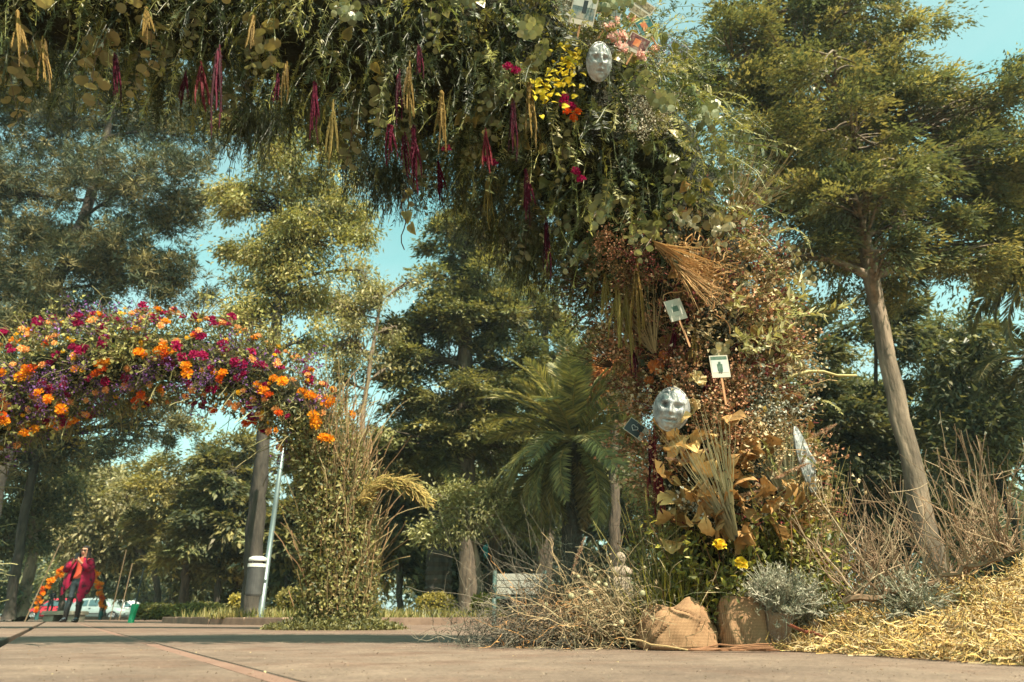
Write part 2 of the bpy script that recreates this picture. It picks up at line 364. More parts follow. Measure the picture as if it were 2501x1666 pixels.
def make_tree(name, label, trunk, blobs, kind, n_tufts, pal, tuft=.5, per=16, leaf=(.12, .06), bark=BARK, cat='tree', group=None, seed=0, limb=.4, droop=.3, shell=.45, twigs=.35, sides=9, fill=True):
    """trunk: list of (xyz, radius); blobs: (centre, rx, ry, rz)"""
    rng = np.random.default_rng(seed + 100); n_tufts = int(n_tufts * 1.3)
    root = thing(name, trunk[0][0], label, cat, group)
    tp = np.array([t[0] for t in trunk]); tr = np.array([t[1] for t in trunk])
    # resample the trunk with a little wander
    k = 30; u = np.linspace(0, len(tp) - 1, k); pp = np.stack([np.interp(u, np.arange(len(tp)), tp[:, i]) for i in range(3)], 1); rr = np.interp(u, np.arange(len(tr)), tr)
    pp[1:-1] += rng.normal(size=(k - 2, 3)) * rr[1:-1, None] * .1
    rr[0] *= 1.35; rr[1] *= 1.08
    m = MB(); m.tube(pp, rr * rng.uniform(.93, 1.07, k), sides + 4); ns = sides + 4; tv = m.v[0].reshape(k, ns, 3); cv = pp[:, None, :]; ang = np.arange(ns) * 2 * math.pi / ns; zz_ = np.arange(k)[:, None]; m.v[0] = (cv + (tv - cv) * (1 + .05 * np.sin(5 * ang[None] + zz_ * .35) + .035 * np.sin(9 * ang[None] - zz_ * .6) + rng.normal(size=(k, ns)) * .035)[..., None]).reshape(-1, 3)
    lp = []
    for b in blobs:
        c = np.asarray(b[0]); dz = np.linalg.norm(pp - c, axis=1); ok = np.where(pp[:, 2] < c[2] - .1 * b[3])[0]
        i = ok[np.argmin(dz[ok])] if len(ok) else 0
        i = max(i, 7)
        s0 = pp[i]; mid = (s0 + c) / 2 + A(0, 0, .08) * np.linalg.norm(c - s0) + rng.normal(size=3) * .05 * np.linalg.norm(c - s0)
        uu = np.linspace(0, 1, 7)[:, None]; path = (1 - uu) ** 2 * s0 + 2 * uu * (1 - uu) * mid + uu ** 2 * c
        r0 = min(rr[i] * .7, limb * .22 + .02)
        m.tube(path, np.linspace(r0, r0 * .3, 7), 6); lp.append(path)
    tc, td, pi = crown_pts(blobs, n_tufts, rng, shell, 7)
    nt = int(n_tufts * twigs)
    if nt:
        src = np.array([lp[pi[q]][rng.integers(2, 7)] for q in range(nt)]); dst = tc[:nt]
        uu = np.linspace(0, 1, 5)[None, :, None]; mid = (src + dst) / 2 + rng.normal(size=src.shape) * .12 + A(0, 0, .1)
        path = (1 - uu) ** 2 * src[:, None] + 2 * uu * (1 - uu) * mid[:, None] + uu ** 2 * dst[:, None]
        r0 = limb * .05; m.strands(path, np.linspace(r0, r0 * .3, 5)[None], 3)
    tb = m.build('trunk', bark, root, smooth=True)
    c = MB(); N = n_tufts * per
    tcol = pick(pal, n_tufts, .22, rng)
    ti = np.repeat(np.arange(n_tufts), per); ts = tuft * .82 * rng.uniform(.5, 1.3, n_tufts)[ti, None]; lk = .86 if kind == 'broad' and not group else 1.12; leaf = (leaf[0] * lk, leaf[1] * lk * (1.0 if kind == 'broad' else 1.15))
    ctr = tc[ti]; out = td[ti]
    col = np.clip(tcol[ti] * (1 + rng.normal(size=(N, 1)) * .16), .005, .9)
    if kind == 'broad':
        off = rng.normal(size=(N, 3)) * ts * A(.55, .55, .42)
        d = nrm(out * .5 + rand_dir(N, rng) + off / ts * .5 + A(0, 0, -droop)); nn = nrm(rand_dir(N, rng) * .8 + A(0, 0, 1))
        sz = rng.uniform(.4, 1.6, N); (c.darts if group else c.kites)(ctr + off, d, nn, leaf[0] * sz, leaf[1] * sz, col)
    elif kind == 'needle':
        d = nrm(rand_dir(N, rng) + out * .35 + A(0, 0, .35)); sub = rng.integers(0, 3, N)
        soff = rng.normal(size=(n_tufts, 3, 3))[ti, sub] * ts * .55
        c.darts(ctr + soff + d * leaf[0] * .1, d, rand_dir(N, rng), leaf[0] * rng.uniform(.7, 1.25, N), leaf[1], col, mid=.5)
    elif kind == 'feather':        # flattened, drooping sprays of a cypress
        ax = nrm(td * A(1, 1, .25) + rand_dir(n_tufts, rng) * .45)[ti]; sd = nrm(np.cross(ax, A(0, 0, 1)) + 1e-4)
        a = rng.uniform(-.2, 1.1, (N, 1)); b = rng.normal(size=(N, 1)) * .42 * (1.1 - np.abs(a - .3) * .6)
        pos = ctr + ts * (ax * a + sd * b) + A(0, 0, 1) * (ts * (-droop * (a ** 2 + b ** 2) * .55) + rng.normal(size=(N, 1)) * ts * .14)
        d = nrm(ax + sd * b * 1.6 + rand_dir(N, rng) * .55 + A(0, 0, -droop * .7)); nn = nrm(A(0, 0, 1) + rand_dir(N, rng) * .6)
        sz = rng.uniform(.4, 1.65, N); c.darts(pos, d, nn, leaf[0] * sz, leaf[1] * sz, col)
    c.build('crown', NEEDLE if kind == 'needle' else LEAF, root)
    return root
def blob(px, py, rx, ry, Y, d=None):
    c = P(px, py, Y); m = MPP(py, Y); e = max(.5, math.cos(TH + math.atan((833 - py) / F_PX)))
    return (c, rx * m, (d or (rx * m + ry * m) * .5), ry * m * (1.0 if e > .85 else .9 / e))
def trunk_px(pts, Y):
    """pts (px, py, radius px); first one stands on the ground"""
    o = []
    for i, (px, py, rp) in enumerate(pts):
        p = P(px, py, Y) if i else A(GX(px, Y), Y, .05)
        o.append((p, rp * MPP(py, Y)))
    return o
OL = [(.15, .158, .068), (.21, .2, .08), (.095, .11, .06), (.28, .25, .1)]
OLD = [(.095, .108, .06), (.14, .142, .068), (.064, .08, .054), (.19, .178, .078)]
PINE = [(.175, .16, .078), (.105, .12, .072), (.235, .2, .095), (.078, .096, .066)]
YEL = [(.36, .33, .11), (.28, .27, .1), (.5, .42, .17), (.19, .195, .085)]
PALE = [(.38, .34, .17), (.29, .27, .13), (.2, .195, .09), (.5, .44, .24)]
# right: the big cypress with the leaning pale trunk
Yt = 9.0
make_tree('cypress_tree', 'tall cypress with a bare pale trunk rising at right, crown filling the top right', trunk_px([(2330, 1520, 29), (2270, 1320, 27), (2190, 980, 21), (2120, 650, 17), (2085, 430, 14), (2040, 150, 11), (2010, -60, 6)], Yt),
    [blob(1900, 110, 130, 95, Yt), blob(2060, 30, 150, 110, Yt), blob(2180, 170, 110, 85, Yt), blob(1790, 140, 90, 65, Yt - .4), blob(2000, 270, 150, 90, Yt), blob(2250, 280, 150, 100, Yt),
     blob(2390, 310, 100, 110, Yt), blob(1930, 420, 110, 80, Yt), blob(2080, 400, 110, 90, Yt + .5), blob(2300, 430, 140, 90, Yt), blob(2020, 540, 140, 90, Yt), blob(2210, 560, 150, 80, Yt), blob(1840, 270, 80, 60, Yt), blob(2060, 660, 150, 60, Yt + .6), blob(2250, 680, 120, 60, Yt + .8), blob(2440, 420, 60, 80, Yt + .5),
     blob(2000, -90, 160, 80, Yt), blob(1960, 610, 80, 70, Yt - .3), blob(2090, 480, 110, 70, Yt - 1.2), blob(2080, 300, 110, 80, Yt - 1.2), blob(2130, 600, 110, 40, Yt - 1.0), blob(2040, 140, 110, 70, Yt - 1.2), blob(2200, 420, 90, 60, Yt - 1.2), blob(1740, 210, 70, 50, Yt - .2), blob(1880, 330, 80, 60, Yt - .5), blob(1820, 480, 60, 50, Yt), blob(1900, 520, 80, 60, Yt), blob(2380, 540, 110, 60, Yt + .3), blob(2440, 230, 60, 70, Yt), blob(1860, 30, 90, 60, Yt), blob(2250, 90, 60, 60, Yt), blob(2480, 340, 60, 80, Yt), blob(2480, 500, 60, 70, Yt + .3), blob(2420, 620, 90, 50, Yt + .5), blob(2330, 640, 90, 50, Yt)],
    'feather', 1750, [(.125, .132, .06), (.18, .168, .07), (.08, .095, .055), (.24, .205, .085)], tuft=.45, per=92, leaf=(.07, .022), bark=BARK_PALE, seed=1, droop=.55, limb=.55, shell=.35, sides=18)
# left pine
Yt = 16.0
make_tree('pine_tree', 'large long-needled pine at left behind the flower covered arch', trunk_px([(-100, 1500, 24), (0, 1140, 20), (100, 780, 16), (215, 510, 12), (260, 330, 8), (300, 180, 5)], Yt),
    [blob(260, 260, 210, 70, Yt), blob(80, 300, 150, 70, Yt), blob(430, 330, 110, 60, Yt), blob(120, 430, 170, 60, Yt), blob(330, 440, 180, 65, Yt - 1), blob(430, 540, 110, 50, Yt), blob(180, 570, 150, 60, Yt + .5), blob(40, 590, 110, 80, Yt), blob(310, 640, 170, 55, Yt), blob(120, 690, 160, 70, Yt), blob(430, 690, 120, 55, Yt),
     blob(250, 770, 160, 50, Yt), blob(40, 800, 110, 80, Yt), blob(-120, 450, 160, 140, Yt), blob(-120, 700, 160, 140, Yt), blob(230, 130, 220, 80, Yt), blob(30, 150, 150, 90, Yt), blob(480, 210, 60, 50, Yt)],
    'needle', 3300, PINE, tuft=.32, per=44, leaf=(.19, .024), bark=BARK_DARK, seed=2, limb=.16, shell=.3, twigs=.5)
make_tree('pine_tree', 'second pine whose low boughs hang below the flower covered arch', trunk_px([(20, 1500, 11), (60, 1250, 10), (110, 1020, 8), (150, 850, 6)], 19),
    [blob(130, 1060, 170, 70, 19), blob(280, 1080, 130, 70, 19), blob(40, 1120, 110, 80, 19), blob(380, 1040, 70, 60, 19), blob(120, 960, 160, 70, 19), blob(20, 1010, 90, 70, 19), blob(330, 1000, 90, 50, 19)],
    'needle', 560, PINE, tuft=.34, per=40, leaf=(.21, .027), bark=BARK_DARK, seed=3, limb=.6, shell=.3)
# the slim yellow-green tree with the dark trunk that carries the bin
Yt = 13.2
make_tree('ash_tree', 'slender yellow-green tree with a dark trunk standing behind the litter bin', trunk_px([(608, 1500, 25), (622, 1300, 21), (642, 1080, 17), (668, 850, 13), (700, 600, 9), (720, 380, 5)], Yt),
    [blob(600, 300, 60, 45, Yt), blob(860, 560, 60, 40, Yt), blob(880, 660, 50, 40, Yt), blob(590, 620, 40, 45, Yt), blob(800, 420, 60, 50, Yt), blob(570, 460, 40, 50, Yt), blob(800, 330, 50, 40, Yt), blob(590, 770, 50, 40, Yt), blob(660, 330, 90, 70, Yt), blob(720, 430, 110, 70, Yt), blob(650, 500, 90, 70, Yt), blob(760, 520, 100, 60, Yt), blob(690, 610, 120, 65, Yt), blob(800, 600, 90, 50, Yt), blob(640, 690, 70, 60, Yt), blob(740, 710, 110, 60, Yt), blob(650, 800, 90, 60, Yt), blob(720, 280, 80, 50, Yt), blob(850, 490, 60, 60, Yt), blob(740, 830, 90, 60, Yt), blob(640, 900, 70, 50, Yt + .5)],
    'broad', 950, YEL, tuft=.33, per=52, leaf=(.105, .036), bark=BARK_DARK, seed=4, droop=.7, limb=.4, shell=.35)
Yt = 17
make_tree('young_tree', 'thin pale many-stemmed tree with sparse yellow leaves right of the flower arch', trunk_px([(900, 1500, 8), (890, 1250, 7), (885, 1020, 6), (905, 880, 5), (930, 740, 3)], Yt),
    [blob(820, 760, 70, 50, Yt), blob(920, 740, 70, 45, Yt), blob(860, 850, 80, 60, Yt), blob(960, 800, 60, 40, Yt), blob(820, 930, 70, 50, Yt), blob(930, 910, 60, 45, Yt), blob(870, 680, 60, 40, Yt), blob(980, 700, 50, 35, Yt)],
    'broad', 260, PALE, tuft=.36, per=36, leaf=(.12, .042), bark=BARK_PALE, seed=5, droop=.5, limb=.5, shell=.4, twigs=1.0)
# centre cypress group
Yt = 18.5
make_tree('cypress_tree', 'layered olive cypress with a twin ribbed trunk in the centre of the park', trunk_px([(1142, 1500, 25), (1142, 1300, 21), (1138, 1000, 22), (1135, 800, 16), (1135, 600, 7)], Yt),
    [blob(1110, 590, 60, 45, Yt), blob(1080, 690, 80, 50, Yt), blob(1190, 680, 80, 55, Yt), blob(1130, 770, 120, 60, Yt), blob(1250, 780, 90, 60, Yt), blob(1010, 800, 70, 45, Yt), blob(1080, 880, 130, 60, Yt), blob(1220, 900, 120, 60, Yt), blob(1000, 960, 90, 50, Yt), blob(1130, 990, 140, 60, Yt), blob(1060, 1080, 130, 60, Yt), blob(1190, 1080, 130, 60, Yt), blob(960, 1080, 80, 60, Yt), blob(1170, 560, 50, 50, Yt)],
    'feather', 1200, OL, tuft=.55, per=70, leaf=(.13, .042), seed=6, droop=.5, limb=.6, shell=.35)
make_tree('cypress_tree', 'conifer just behind the central palm with its top against the sky', trunk_px([(1330, 1500, 22), (1330, 1200, 18), (1330, 900, 10), (1335, 740, 4)], 22),
    [blob(1330, 760, 50, 50, 22), blob(1300, 850, 90, 60, 22), blob(1390, 870, 80, 50, 22), blob(1330, 960, 120, 60, 22), blob(1420, 990, 90, 60, 22), blob(1300, 1080, 110, 70, 22), blob(1420, 1120, 100, 80, 22), blob(1430, 800, 60, 45, 22)],
    'feather', 620, OL, tuft=.6, per=58, leaf=(.15, .05), seed=7, droop=.5, shell=.35)
make_tree('bald_cypress', 'rust-orange feathery tree glimpsed left of the arch pillar', trunk_px([(1500, 1500, 16), (1500, 1200, 13), (1500, 950, 9), (1495, 800, 4)], 17),
    [blob(1500, 820, 55, 40, 17), blob(1480, 880, 75, 45, 17), blob(1540, 900, 60, 45, 17), blob(1490, 960, 80, 45, 17)],
    'feather', 190, [(.42, .15, .05), (.35, .14, .05), (.28, .17, .06)], tuft=.5, per=60, leaf=(.12, .03), seed=8, droop=.6)
make_tree('eucalyptus_tree', 'wispy drooping grey-green tree top under the arch left of the pillar', trunk_px([(1210, 1500, 16), (1200, 1100, 12), (1190, 800, 8), (1180, 560, 4)], 24),
    [blob(1150, 560, 80, 60, 24), blob(1240, 600, 90, 60, 24), blob(1190, 700, 90, 60, 24), blob(1280, 700, 60, 60, 24)],
    'broad', 260, OLD, tuft=.7, per=44, leaf=(.24, .042), seed=9, droop=1.4, shell=.3)
# pale loquat at left
Yt = 32.
make_tree('loquat_tree', 'pale broad-leaved tree spreading behind the woman in crimson', trunk_px([(382, 1512, 10), (386, 1450, 8), (375, 1380, 7), (300, 1300, 5)], Yt),
    [blob(100, 1240, 40, 30, Yt), blob(400, 1260, 40, 40, Yt), blob(230, 1160, 50, 30, Yt), blob(410, 1180, 40, 35, Yt + .5), blob(170, 1210, 80, 50, Yt), blob(260, 1230, 90, 60, Yt), blob(150, 1280, 70, 40, Yt), blob(250, 1300, 80, 40, Yt), blob(340, 1240, 70, 60, Yt), blob(350, 1310, 60, 40, Yt), blob(210, 1340, 80, 25, Yt), blob(320, 1170, 60, 40, Yt), blob(300, 1360, 60, 25, Yt + 1)],
    'broad', 700, PALE, tuft=.62, per=40, leaf=(.25, .1), bark=BARK, seed=10, droop=.5, shell=.35)
make_tree('shade_tree', 'soft green domed tree behind the loquat and left of the dark trunk', trunk_px([(455, 1505, 13), (450, 1440, 11), (460, 1340, 9), (480, 1200, 5)], 29),
    [blob(500, 1110, 90, 60, 29), blob(430, 1180, 80, 60, 29), blob(540, 1190, 90, 60, 29), blob(470, 1260, 100, 60, 29), blob(560, 1290, 70, 60, 29), blob(410, 1300, 70, 50, 29), blob(490, 1360, 100, 50, 29), blob(570, 1110, 60, 50, 29)],
    'feather', 520, [(.26, .235, .09), (.34, .29, .1), (.2, .185, .075)], tuft=.85, per=58, leaf=(.2, .06), seed=11, droop=.4, shell=.35)
make_tree('shade_tree', 'dark leafy tree at the far left edge above the pale leaning trunk', trunk_px([(50, 1515, 15), (65, 1430, 13), (85, 1330, 10), (60, 1200, 6)], 21),
    [blob(40, 1220, 90, 70, 21), blob(20, 1330, 80, 70, 21), blob(90, 1290, 60, 60, 21), blob(20, 1430, 60, 50, 21), blob(120, 1160, 80, 50, 21)],
    'broad', 300, OLD, tuft=.5, per=44, leaf=(.15, .055), bark=BARK_PALE, seed=12, shell=.35)
Yt = 14.2
make_tree('young_tree', 'small forked tree with light sprays of leaves near the green bench', trunk_px([(1175, 1500, 9), (1172, 1410, 8), (1165, 1360, 6), (1150, 1300, 4)], Yt),
    [blob(1090, 1215, 60, 35, Yt), blob(1150, 1260, 90, 35, Yt), blob(1230, 1280, 70, 28, Yt), blob(1080, 1290, 60, 30, Yt), blob(1180, 1210, 60, 30, Yt), blob(1280, 1300, 35, 22, Yt)],
    'broad', 210, PALE[1:3] + OL[1:2], tuft=.3, per=38, leaf=(.105, .036), bark=BARK_PALE, seed=13, droop=.35, shell=.3, limb=.3)
# more trees that close the park
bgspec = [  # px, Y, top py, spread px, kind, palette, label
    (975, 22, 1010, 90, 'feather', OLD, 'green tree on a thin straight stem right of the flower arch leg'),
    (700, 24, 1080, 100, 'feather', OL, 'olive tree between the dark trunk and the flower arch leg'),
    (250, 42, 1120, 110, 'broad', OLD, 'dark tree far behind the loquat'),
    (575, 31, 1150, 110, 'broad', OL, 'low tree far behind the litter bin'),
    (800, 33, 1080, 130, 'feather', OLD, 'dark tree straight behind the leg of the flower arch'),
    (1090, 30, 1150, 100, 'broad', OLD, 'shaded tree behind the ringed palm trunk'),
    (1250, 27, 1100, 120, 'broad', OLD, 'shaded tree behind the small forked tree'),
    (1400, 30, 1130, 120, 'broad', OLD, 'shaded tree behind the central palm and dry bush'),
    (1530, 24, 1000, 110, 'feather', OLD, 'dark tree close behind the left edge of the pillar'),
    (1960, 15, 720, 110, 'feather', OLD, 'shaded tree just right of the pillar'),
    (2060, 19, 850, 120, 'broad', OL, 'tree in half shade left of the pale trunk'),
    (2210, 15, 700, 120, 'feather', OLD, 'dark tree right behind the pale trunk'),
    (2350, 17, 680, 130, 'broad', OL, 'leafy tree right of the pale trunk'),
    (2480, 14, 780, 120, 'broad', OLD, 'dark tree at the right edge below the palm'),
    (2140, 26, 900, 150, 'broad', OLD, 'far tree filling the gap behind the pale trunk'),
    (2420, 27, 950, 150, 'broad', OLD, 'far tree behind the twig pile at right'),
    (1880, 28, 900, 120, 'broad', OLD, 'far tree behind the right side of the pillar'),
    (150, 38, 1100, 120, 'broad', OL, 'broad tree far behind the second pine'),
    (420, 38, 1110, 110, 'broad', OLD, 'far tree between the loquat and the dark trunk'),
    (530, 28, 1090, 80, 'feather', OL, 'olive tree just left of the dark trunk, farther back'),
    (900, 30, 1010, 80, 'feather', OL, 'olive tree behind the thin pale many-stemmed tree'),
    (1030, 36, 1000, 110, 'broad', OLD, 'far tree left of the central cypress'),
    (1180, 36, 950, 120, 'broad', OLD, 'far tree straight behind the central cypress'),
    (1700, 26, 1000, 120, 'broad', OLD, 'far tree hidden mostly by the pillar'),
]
for i, (px, Yt, top, sp, kd, pal, lab) in enumerate(bgspec):
    rng = np.random.default_rng(500 + i); base = 1500; h = base - top
    cx = px + (1250 - px) * h * .45 / 4883
    bl = []
    for q in range(11):
        fy = rng.uniform(.0, .92); w = sp * (1 - abs(fy - .38) * .9)
        bl.append(blob(cx + rng.uniform(-.75, .75) * w, top + 40 + fy * h * .85, w * .5, 42 + h * .05, Yt + rng.uniform(-.8, .8)))
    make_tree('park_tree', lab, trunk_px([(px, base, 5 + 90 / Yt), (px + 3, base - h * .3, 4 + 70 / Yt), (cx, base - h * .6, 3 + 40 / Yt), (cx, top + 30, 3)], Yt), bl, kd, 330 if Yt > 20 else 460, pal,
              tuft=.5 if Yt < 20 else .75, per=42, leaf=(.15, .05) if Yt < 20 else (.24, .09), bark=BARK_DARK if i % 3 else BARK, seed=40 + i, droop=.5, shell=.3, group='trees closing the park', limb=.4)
# woodland beyond, one mass
rng = np.random.default_rng(77)
wb = []
for q in range(120):
    x = rng.uniform(-60, 62); Yb = (62 if x < -4 else 42) + rng.uniform(0, 8)
    wb.append((A(x, Yb, rng.uniform(.5, 7)), rng.uniform(3, 5), 3., rng.uniform(2.5, 4)))
NW = 4600; tc, td, _ = crown_pts(wb, NW, rng, .4); N = NW * 16; ti = np.repeat(np.arange(NW), 16)
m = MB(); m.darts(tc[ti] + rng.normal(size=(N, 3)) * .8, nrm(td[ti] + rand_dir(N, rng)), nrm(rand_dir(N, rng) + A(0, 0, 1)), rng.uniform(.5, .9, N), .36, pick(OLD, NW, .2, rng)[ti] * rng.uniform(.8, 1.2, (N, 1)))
tag(m.build('woodland', LEAF), 'dark belt of trees across the road beyond the parked cars', 'woodland', kind='stuff')

# palms ------------------------------------------------------------
def frond_mesh(L, n, w, pal, rng, droop=1.1, leaflet=.5):
    """feather frond along local +X, arching down -Z"""
    m = MB(); u = np.linspace(0, 1, 12); path = np.stack([L * (u - .12 * droop * u ** 3), 0 * u, -droop * L * .42 * u ** 2.2 + .22 * L * u], 1)
    m.tube(path, np.linspace(.022, .004, 12), 5, col=(.26, .21, .07))
    uu = np.repeat(np.linspace(.14, .99, n), 2); sg = np.tile([1., -1.], n)
    pos = np.stack([np.interp(uu, u, path[:, i]) for i in range(3)], 1); tg = nrm(np.stack([np.interp(uu, u, np.gradient(path[:, i])) for i in range(3)], 1))
    side = A(0, 1, 0) * sg[:, None]; up = np.cross(tg, A(0, 1, 0)); up = nrm(np.where(up[:, 2:] < 0, -up, up))
    d = nrm(side * 1.0 + tg * .75 + up * .25 + rng.normal(size=(2 * n, 3)) * .08 + A(0, 0, -.25))
    LL = leaflet * np.sin(np.clip(uu, .05, .97) * math.pi) ** .5 * rng.uniform(.9, 1.1, 2 * n)
    m.kites(pos, d, nrm(up + rng.normal(size=(2 * n, 3)) * .2), LL, w, pick(pal, 2 * n, .15, rng), mid=.35, fold=.3)
    return m
def palm(name, label, base, top, r, L, nf, pal, seed, el=(-.5, 1.2), rings=True, leaflet=.5, bark=BARK_DARK, az=None, skirt=0):
    rng = np.random.default_rng(seed); root = thing(name, base, label, 'palm')
    k = 40; u = np.linspace(0, 1, k)[:, None]; pts = base + (top - base) * u
    rad = r * (1 + .13 * (np.arange(k) % 2)) * (1 - .15 * u[:, 0])
    m = MB(); m.tube(pts, rad, 10); m.build('trunk', bark, root)
    ms = [frond_mesh(L, 46, .05, pal, rng, dr, leaflet).mesh('frond', LEAF) for dr in (.7, 1.0, 1.3)]
    if skirt:
        dm = frond_mesh(L * .62, 40, .04, [(.2, .14, .07), (.26, .19, .09), (.14, .11, .06)], rng, .9, leaflet * .7).mesh('dead_frond', DRY)
        for i in range(skirt): link('dead_frond', dm, root, top - A(0, 0, rng.uniform(.0, .5)), Matrix.Rotation(rng.uniform(0, 6.283), 4, 'Z') @ Matrix.Rotation(rng.uniform(1.1, 1.45), 4, 'Y') @ Matrix.Scale(rng.uniform(.7, 1.1), 4))
    for i in range(nf):
        a = rng.uniform(*(az or (0, 6.283))); e = el[0] + (el[1] - el[0]) * (i + rng.random()) / nf
        M = Matrix.Rotation(a, 4, 'Z') @ Matrix.Rotation(-e, 4, 'Y') @ Matrix.Rotation(rng.uniform(-.4, .4), 4, 'X') @ Matrix.Scale(rng.uniform(.8, 1.1), 4)
        link('frond', ms[0 if e > .7 else (1 if e > .1 else 2)], root, top + A(0, 0, .05), M)
    return root
PALMG = [(.15, .15, .06), (.21, .2, .075), (.1, .108, .052), (.3, .265, .1)]
Yt = 13.5
palm('palm_tree', 'date palm with arching yellow-green fronds left of the arch pillar', A(GX(1395, Yt), Yt, .05), P(1400, 1085, Yt), .2, 2.25, 56, PALMG, 21, el=(-1.0, 1.5), leaflet=.42, skirt=22)
palm('palm_tree', 'palm with a dark ringed trunk left of the twin ribbed trunk', A(GX(1068, 19.5), 19.5, .05), P(1080, 1120, 19.5), .34, 2.0, 22, PALMG, 22, el=(-.7, 1.2))
palm('palm_tree', 'palm at the right edge with golden fronds reaching into the picture', A(GX(2590, 10.5), 10.5, .05), P(2560, 640, 10.5), .24, 1.75, 34, PALMG, 23, el=(-.9, 1.1), leaflet=.42)
palm('palm_tree', 'second palm in shade low at the right edge', A(GX(2560, 13), 13, .05), P(2530, 880, 13), .24, 2.2, 22, [(.09, .09, .035), (.12, .11, .04)], 24, el=(-.7, .9))

# ------------------------------------------------------------------ the arches
class Arch:
    def __init__(s, ctrl, n=240):
        c = np.array([[*P(px, py, Y), rp * MPP(py, Y)] for px, py, Y, rp in ctrl])
        u = np.linspace(0, len(c) - 1, n); v = np.stack([np.interp(u, np.arange(len(c)), c[:, i]) for i in range(4)], 1)
        for _ in range(25): v[1:-1] = (v[:-2] + v[1:-1] * 2 + v[2:]) / 4
        s.p = v[:, :3]; s.r = v[:, 3]; s.n = n
        s.T = nrm(np.gradient(s.p, axis=0)); f = A(0, -1, 0) - s.T * (s.T @ A(0, -1, 0))[:, None]
        s.F = nrm(f); s.U = np.cross(s.T, s.F)          # F faces the camera side, U is sideways / up
        seg = np.linalg.norm(np.diff(s.p, axis=0), axis=1); s.w = np.r_[seg, seg[-1]] * s.r; s.w = s.w / s.w.sum()
        s.px, s.py, s.ax = proj(s.p)
    def surf(s, n, rng, spread=math.pi, lo=.85, hi=1.05, mask=None):
        w = s.w if mask is None else s.w * mask; w = w / w.sum()
        i = rng.choice(s.n, n, p=w); a = rng.uniform(-spread, spread, n)
        o = s.F[i] * np.cos(a)[:, None] + s.U[i] * np.sin(a)[:, None]
        j = rng.uniform(-.5, .5, (n, 1)) * np.linalg.norm(s.p[1] - s.p[0])
        return s.p[i] + s.T[i] * j + o * (s.r[i] * rng.uniform(lo, hi, n))[:, None], o, i
    def front(s, px, py, off=0.0):
        d = np.hypot(s.px - px, s.py - py); i = int(np.argmin(d)); dm = d[i] * s.ax[i] / F_PX
        return P(px, py, s.p[i, 1] - math.sqrt(max(0.0, s.r[i] ** 2 - dm ** 2)) * .97 - off), i
    def core(s, f, rng, sides=20):
        a = np.linspace(0, 2 * math.pi, sides, endpoint=False); k = slice(None, None, 3)
        R = (s.r[k] * f)[:, None] * (1 + rng.normal(size=(len(s.r[k]), sides)) * .07)
        return s.p[k, None, :] + R[..., None] * (s.F[k, None, :] * np.cos(a)[None, :, None] + s.U[k, None, :] * np.sin(a)[None, :, None])
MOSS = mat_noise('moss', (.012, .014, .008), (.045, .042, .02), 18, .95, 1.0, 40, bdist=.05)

# ---- shared small meshes
def pom(n, r, pal, rng, flat=.8, ruffle=.5, pw=.5):
    """double flower head: rings of petals round a dome, facing local +Z"""
    m = MB(); g = (1 + 5 ** .5) / 2; i = np.arange(n); z = 1 - i / n * 1.15; z = np.clip(z, -.3, 1); th = i * 2 * math.pi / g
    q = np.sqrt(np.maximum(0, 1 - z ** 2)); d = np.stack([q * np.cos(th), q * np.sin(th), z * flat], 1)
    d = nrm(d + rng.normal(size=d.shape) * .12); tg = nrm(np.cross(d, A(0, 0, 1)) + 1e-3)
    up = np.cross(tg, d)
    m.kites(d * r * .35, nrm(d + rng.normal(size=d.shape) * .15), nrm(up + tg * rng.normal(size=(n, 1)) * ruffle), r * .68 * rng.uniform(.85, 1.15, n), r * pw, pick(pal, n, .12, rng), mid=.75, fold=.25)
    a = np.linspace(0, 2 * math.pi, 7)[:-1]
    V = [[0, 0, r * .55]] + [[r * .55 * math.cos(x), r * .55 * math.sin(x), 0] for x in a] + [[0, 0, -r * .45]]
    m.add(V, T=[[0, 1 + j, 1 + (j + 1) % 6] for j in range(6)] + [[7, 1 + (j + 1) % 6, 1 + j] for j in range(6)], col=np.array(pal[0]) * .9)
    return m
def variants(fn, k, name, mat):
    return [fn(np.random.default_rng(900 + 17 * q)).mesh(name, mat) for q in range(k)]
MARI = variants(lambda g_: pom(34, .5, [(.8, .3, .012), (.85, .4, .02), (.75, .2, .008)], g_, .85, .7, .42), 2, 'marigold', PETAL)
MARIR = variants(lambda g_: pom(34, .5, [(.62, .08, .008), (.68, .13, .01)], g_, .85, .7, .42), 1, 'marigold', PETAL)
CARM = variants(lambda g_: pom(30, .5, [(.3, .008, .07), (.22, .006, .06), (.4, .016, .1)], g_, .8, 1., .5), 2, 'carnation', PETAL)
CARP = variants(lambda g_: pom(26, .5, [(.85, .42, .16), (.88, .52, .22), (.8, .34, .12)], g_, .8, 1., .5), 2, 'carnation', PETAL)
CARK = variants(lambda g_: pom(32, .5, [(.85, .56, .5), (.88, .66, .6), (.78, .4, .38)], g_, .7, 1., .5), 2, 'carnation', PETAL)
BUTT = variants(lambda g_: pom(20, .5, [(.75, .45, .02), (.7, .38, .015)], g_, .6, .5, .6), 1, 'button_flower', PETAL)
